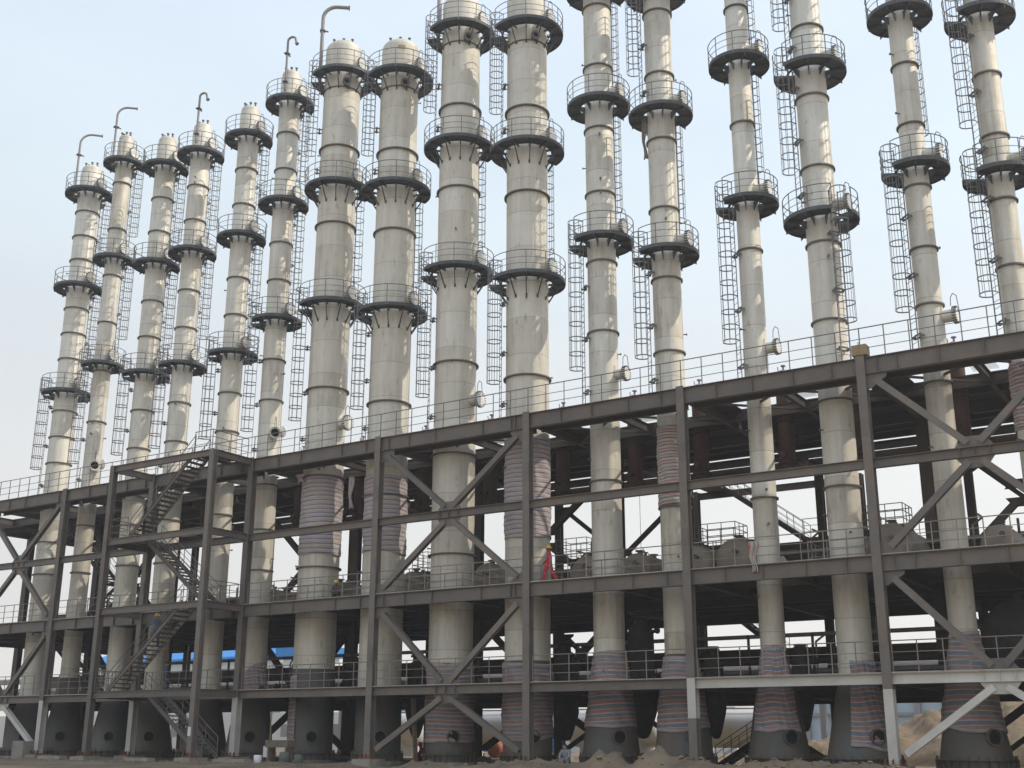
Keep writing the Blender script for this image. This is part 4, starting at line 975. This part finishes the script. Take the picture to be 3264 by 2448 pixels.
# ------------------------------------------------------------------ pipe racks and buildings behind
pr = empty('pipe_rack', 'grey pipe rack crossing behind the frame', 'pipe rack', (0, 40, 0))
for k in range(-14, 8): obj('column', cached(('rackcol',), lambda: MB().box(-.2, .2, -.2, .2, GZ, 7.2)), 'far', pr, (k*9, 0, 0))
for z in (4.4, 5.7, 7.1): obj('beam', MB().box(-126, 66, -.15, .15, z-.35, z), 'far', pr)
for k, (y, z, r_) in enumerate(((.6, 4.75, .3), (1.3, 4.7, .25), (-.5, 6.0, .25), (.5, 6.0, .3), (1.4, 7.3, .2))): obj('pipe', MB().tube((-126, y, z), (66, y, z), r_, 12), 'far', pr)
bl = empty('workshop', 'long low workshop with a bright blue roof far behind the left half', 'building', (-100, 70, 0))
obj('wall', MB().box(-18, 17, 0, 6, GZ, 10.9), 'white', bl)
obj('roof', MB().add([(-19, -1, 11.4), (18, -1, 11.4), (18, 3, 12.9), (-19, 3, 12.9), (18, 7, 11.4), (-19, 7, 11.4), (-19, -1, 10.9), (18, -1, 10.9)], [(0,1,2,3), (3,2,4,5), (6,7,1,0)]), 'blue', bl)
for k in range(6): obj('window', cached(('wwin',), lambda: MB().box(-1.2, 1.2, -.06, .0, 3, 5.5)), 'glass', bl, (-15+k*5.7, 0, 0))
b2 = empty('workshop', 'second blue roofed workshop right behind the stair tower', 'building', (-79.5, 70, 0))
obj('wall', MB().box(-1.5, 4.5, 0, 4, GZ, 11.0), 'white', b2); obj('roof', MB().box(-2, 5, -1, 5, 11.0, 12.3), 'blue', b2)
b3 = empty('steel_hall', 'pale blue clad hall with grey columns behind the right soil heap', 'building', (0, 85, 0))
obj('wall', MB().box(-18, 34, .3, 12, GZ, 8.2), 'glass', b3)
for k in range(18): obj('column', cached(('hcol',), lambda: MB().box(-.3, .3, -.3, .25, GZ, 8.6)), 'far', b3, (-17+k*3, 0, 0))
for z in (3.8, 8.5): obj('girt', MB().box(-18, 34, -.1, .2, z-.3, z), 'far', b3)
b4 = empty('white_building', 'long pale warehouse wall behind the white ground tanks', 'building', (-60, 60, 0))
obj('wall', MB().box(-70, 45, 0, 10, GZ, 3.9), 'white', b4)
for k in range(30): obj('window', cached(('w4',), lambda: MB().box(-.8, .8, -.06, 0, 1.2, 2.6)), 'far', b4, (-66+k*3.7, 0, 0))
for k in range(14): obj('door', cached(('d4',), lambda: MB().box(-.9, .9, -.05, 0, GZ, 2.0)), 'blue', b4, (-62+k*7.9, 0, 0))

# ------------------------------------------------------------------ people
def person(loc, rz, pose, cloth, helmet, label, trousers=None):
    """one continuous skinned body; helmet and face parts are children"""
    J = dict(pelvis=(0,0,.95), waist=(0,0,1.08), chest=(0,-.01,1.30), neck=(0,-.01,1.46), head=(0,-.02,1.60), top=(0,-.01,1.70))
    arm = {1: ((.19,0,1.40), (.25,.03,1.13), (.27,-.06,.89), (.27,-.10,.80)), -1: ((-.19,0,1.40), (-.25,.03,1.13), (-.27,-.06,.89), (-.27,-.10,.80))}
    leg = {1: ((.10,0,.92), (.11,-.03,.50), (.11,.02,.09), (.11,-.15,.04)), -1: ((-.10,0,.92), (-.11,-.03,.50), (-.11,.02,.09), (-.11,-.15,.04))}
    if pose == 'walk':
        leg[1] = ((.10,0,.92), (.11,-.20,.53), (.11,-.25,.09), (.11,-.42,.05)); leg[-1] = ((-.10,0,.92), (-.11,.12,.52), (-.11,.38,.14), (-.11,.26,.05))
        arm[1] = ((.19,0,1.40), (.25,.12,1.14), (.26,.10,.90), (.26,.06,.81)); arm[-1] = ((-.19,0,1.40), (-.25,-.12,1.15), (-.25,-.30,.97), (-.25,-.38,.93))
    if pose == 'climb':
        leg[1] = ((.10,0,.92), (.11,-.30,.72), (.11,-.28,.32), (.11,-.44,.27)); arm[1] = ((.19,0,1.40), (.27,-.15,1.18), (.30,-.42,1.12), (.30,-.50,1.12))
        J['head'] = (0,-.07,1.60); J['top'] = (0,-.07,1.70); J['chest'] = (0,-.05,1.29); J['neck'] = (0,-.05,1.45)
    if pose == 'crouch':
        J.update(pelvis=(0,.1,.42), waist=(0,.06,.56), chest=(0,-.08,.76), neck=(0,-.15,.91), head=(0,-.20,1.04), top=(0,-.21,1.14))
        for s_ in (1, -1):
            leg[s_] = ((s_*.10,.1,.40), (s_*.14,-.30,.52), (s_*.13,-.12,.09), (s_*.13,-.28,.04)); arm[s_] = ((s_*.19,-.1,.85), (s_*.24,-.25,.62), (s_*.15,-.42,.50), (s_*.12,-.5,.48))
    V = []; E_ = []; RR = []
    def a(p, r): V.append(p); RR.append(r); return len(V)-1
    pe = a(J['pelvis'], (.185, .14)); wa = a(J['waist'], (.165, .13)); ch = a(J['chest'], (.205, .14)); ne = a(J['neck'], (.070, .070)); he = a(J['head'], (.105, .12)); tp = a(J['top'], (.085, .09))
    E_ += [(pe, wa), (wa, ch), (ch, ne), (ne, he), (he, tp)]
    for s_ in (1, -1):
        pr_ = ch
        for p, r_ in zip(arm[s_], (.062, .048, .036, .034)): q = a(p, (r_*1.3, r_*1.3)); E_.append((pr_, q)); pr_ = q
        pr_ = pe
        for p, r_ in zip(leg[s_], (.115, .090, .072, .055)): q = a(p, (r_, r_)); E_.append((pr_, q)); pr_ = q
    me = bpy.data.meshes.new('person'); me.from_pydata(V, E_, []); me.materials.append(person_mat('clothes', cloth, trousers) if pose != 'crouch' else mat('work_clothes', cloth))
    o = bpy.data.objects.new('person', me); COL.objects.link(o); o.location = loc; o.rotation_euler = (0, 0, rz)
    sk = o.modifiers.new('skin', 'SKIN'); sk.use_smooth_shade = True
    if not me.skin_vertices: me.attributes.new if False else None
    try:
        sv = me.skin_vertices[0].data
    except Exception:
        bpy.context.view_layer.objects.active = o; bpy.ops.object.select_all(action='DESELECT') if bpy.ops.object.select_all.poll() else None
        o.select_set(True); bpy.ops.mesh.customdata_skin_add(); sv = me.skin_vertices[0].data
    for k, rr_ in enumerate(RR): sv[k].radius = rr_; sv[k].use_root = (k == 0)
    o.modifiers.new('sub', 'SUBSURF').levels = 1; o.modifiers['sub'].render_levels = 2
    tag(o, label, 'person')
    hx, hy, hz_ = J['head']
    hm = MB().lathe([(.155, 0), (.125, .012), (.122, .06), (.105, .11), (.065, .145), (.001, .155)], 18).sector(.12, .165, -.006, .006, n=18)
    if helmet: obj('helmet', hm, helmet, o, (hx, hy, hz_+.02))
    else: obj('hair', MB().lathe([(.098, -.04), (.102, .03), (.085, .08), (.04, .115), (.001, .12)], 16), 'dark', o, (hx, hy+.012, hz_+.02))
    obj('nose', MB().lathe([(.014, -.02), (.018, 0), (.001, .03)], 6), mat('skin', (.36, .20, .13)), o, (hx, hy-.095, hz_-.01))
    ey = MB()
    for s_ in (-1, 1): ey.box(s_*.033-.012, s_*.033+.012, hy-.096, hy-.086, hz_+.012, hz_+.022)
    obj('eyes', ey, 'shade_eye_black', o, (hx, 0, 0))
    hd = MB()
    for s_ in (1, -1):
        e2 = Vector(arm[s_][3]); d = (e2-Vector(arm[s_][2])).normalized()
        for f_ in range(4):
            off = Vector(((f_-1.5)*.018, 0, 0)); hd.path([e2+off, e2+off+d*.05+Vector((0, -.005, 0)), e2+off+d*(.08+.008*(f_ in (1, 2)))+Vector((0, -.02, -.01))], .009, 5)
        hd.path([e2, e2+Vector((-s_*.035, -.02, -.01)), e2+Vector((-s_*.03, -.04, -.035))], .010, 5)
    obj('fingers', hd, 'skinm', o)
    return o
M['skinm'] = mat('skin_tone', (.36, .20, .13))
person((.66, 1.0, ZL[2]+.02), R(-70), 'walk', (.60, .03, .05), 'yellow', 'worker in red coveralls and a yellow helmet walking along the second deck')
person((-22.15, -1.95, 5.62), R(-90), 'climb', (.09, .12, .20), 'yellow', 'worker in blue overalls and yellow helmet climbing the stair tower', (.08, .1, .16))
person((-24.4, .9, ZL[1]+.02), R(150), 'stand', (.05, .07, .18), None, 'person in dark blue jacket standing on the lowest deck behind the stair', (.05, .05, .07))
person((-39.2, 5.7, 13.6), R(90), 'climb', (.16, .18, .26), 'redh', 'worker in grey blue jacket and red helmet on the stair behind the left bracing', (.05, .05, .07))
person((-13.2, 2.2, ZL[2]+.02), R(20), 'crouch', (.10, .09, .09), 'yellow', 'worker in dark clothes and an orange yellow helmet crouching beside the second fat column')
person((-10.8, 9.5, GZ+.02), R(40), 'stand', (.06, .045, .04), None, 'person in dark clothes standing on the ground in the braced bay')
person((.95, 1.9, GZ+.02), R(10), 'crouch', (.38, .38, .42), None, 'person in pale shirt crouching right of the middle frame post foot')
person((-9.3, 5.0, GZ+.02), R(-40), 'crouch', (.22, .03, .03), 'redh', 'person in dark red crouching at the foot of the third fat column')

hz = MB().box(-140, 60, -60, 96, -12, 60)
hm_ = bpy.data.materials.new('air'); hm_.use_nodes = True; hn = hm_.node_tree; hn.nodes.clear()
ho_ = hn.nodes.new('ShaderNodeOutputMaterial'); hv = hn.nodes.new('ShaderNodeVolumePrincipled'); hv.inputs['Color'].default_value = (.93, .95, .97, 1)
hv.inputs['Density'].default_value = .0007; hv.inputs['Anisotropy'].default_value = .3; hn.links.new(hv.outputs[0], ho_.inputs['Volume'])
hb_ = obj('haze', hz, hm_); hb_['kind'] = 'stuff'
# ------------------------------------------------------------------ small things
o = tag(obj('wooden_box', MB().box(-.30, .30, -.25, .25, 0, .03).box(-.30, .30, -.25, -.22, .03, .44).box(-.30, .30, .22, .25, .03, .44).box(-.30, -.27, -.219, .219, .03, .44).box(.27, .30, -.219, .219, .03, .44).box(-.02, .02, -.27, -.252, 0, .55), 'wood', None, (16.0, .25, 15.90)), 'yellow timber box standing on top of the second rightmost frame post', 'box')
tag(obj('paper_notice', MB().box(-.11, .11, -.006, 0, -.22, .22), 'paper', None, (-18.05, SY-.004, 1.25)), 'white paper notice stuck on the right post of the stair tower', 'notice')
tag(obj('rope', MB().tube((0, 0, 0), (0, 0, -5.2), .012, 5), 'dark', None, (1.9, 8, 15.2)), 'thin rope hanging from the top deck against the sky', 'rope')
tag(obj('concrete_block', MB().box(-.45, .45, -.4, .4, -.3, .9), 'conc', None, (-42.6, -2.2, -.25), .2), 'pale concrete block in the bottom left corner', 'concrete block')
tag(obj('concrete_block', MB().box(-.5, .5, -.45, .45, -.6, .75), 'conc', None, (-34.95, -.1, 0), 0), 'concrete pedestal under the foot of the white left brace', 'concrete block')
o = tag(obj('timber_prop', MB().bar((0, 0, 0), (-.35, .1, 3.3), .2, .12), 'oldwood', None, (-7.6, 2.1, GZ), 0), 'weathered plank leaning by the foot of the second fat column', 'plank'); 
for k, (x, y, s_, m, lab) in enumerate(((-13.4, -.9, .26, 'green', 'dull green drum on the ground left of a frame post'), (-12.2, -1.2, .22, 'green', 'small green canister beside the dull green drum'), (-15.1, -1.0, .20, 'paper', 'pale plastic can by the first fat column foot'))):
    tag(obj('drum', MB().lathe([(.001, 0), (s_, 0), (s_, s_*2.6), (s_*.9, s_*2.7), (.001, s_*2.7)], 16), m, None, (x, y, GZ+.05)), lab, 'drum')
for k, (x, y, w_, d_, rz_, lab) in enumerate(((-27.6, -3.6, 1.6, .5, .1, 'flat concrete slab lying before the left stair post'), (-20.4, -3.9, 1.9, .45, -.06, 'long concrete slab lying before the right stair post'), (-16.2, -1.7, 2.2, .5, .03, 'concrete slab before the white post right of the stair tower'))):
    tag(obj('concrete_slab', MB().box(-w_/2, w_/2, -d_/2, d_/2, 0, .16), 'conc', None, (x, y, hgt(x, y)+.02), rz_), lab, 'slab')
for k, (x0, y0, x1, y1, lab) in enumerate(((-31.5, -2.6, -29.4, -2.9, 'weathered board on the soil in the second bay from the left'), (-23.6, -4.3, -22.2, -3.8, 'weathered board on the soil below the stair foot'), (-11.2, -2.4, -9.8, -2.9, 'weathered board before the post left of the middle bracing'))):
    tag(obj('board', MB().bar((0, 0, 0), (x1-x0, y1-y0, .08), .18, .04), 'oldwood', None, (x0, y0, hgt(x0, y0)+.06)), lab, 'board')
t = empty('trestle', 'rough timber trestle bench before the first fat column', 'bench', (-14.0, -.6, GZ))
obj('top', MB().box(-.75, .75, -.3, .3, .95, 1.3), 'oldwood', t)
for x in (-.6, .6): obj('leg', cached(('tleg',), lambda: MB().box(-.05, .05, -.25, .25, 0, .949)), 'oldwood', t, (x, 0, 0))
t = empty('crate_machine', 'cream painted box on a thin mast left of the first fat column foot', 'box', (-16.45, 1.2, 0))
obj('body', MB().box(-.26, .26, -.2, .2, 0, .55), 'tankw', t); obj('mast', MB().box(-.03, .03, -.03, .03, .55, 1.6), 'wood', t)

scene.render.engine = 'CYCLES'
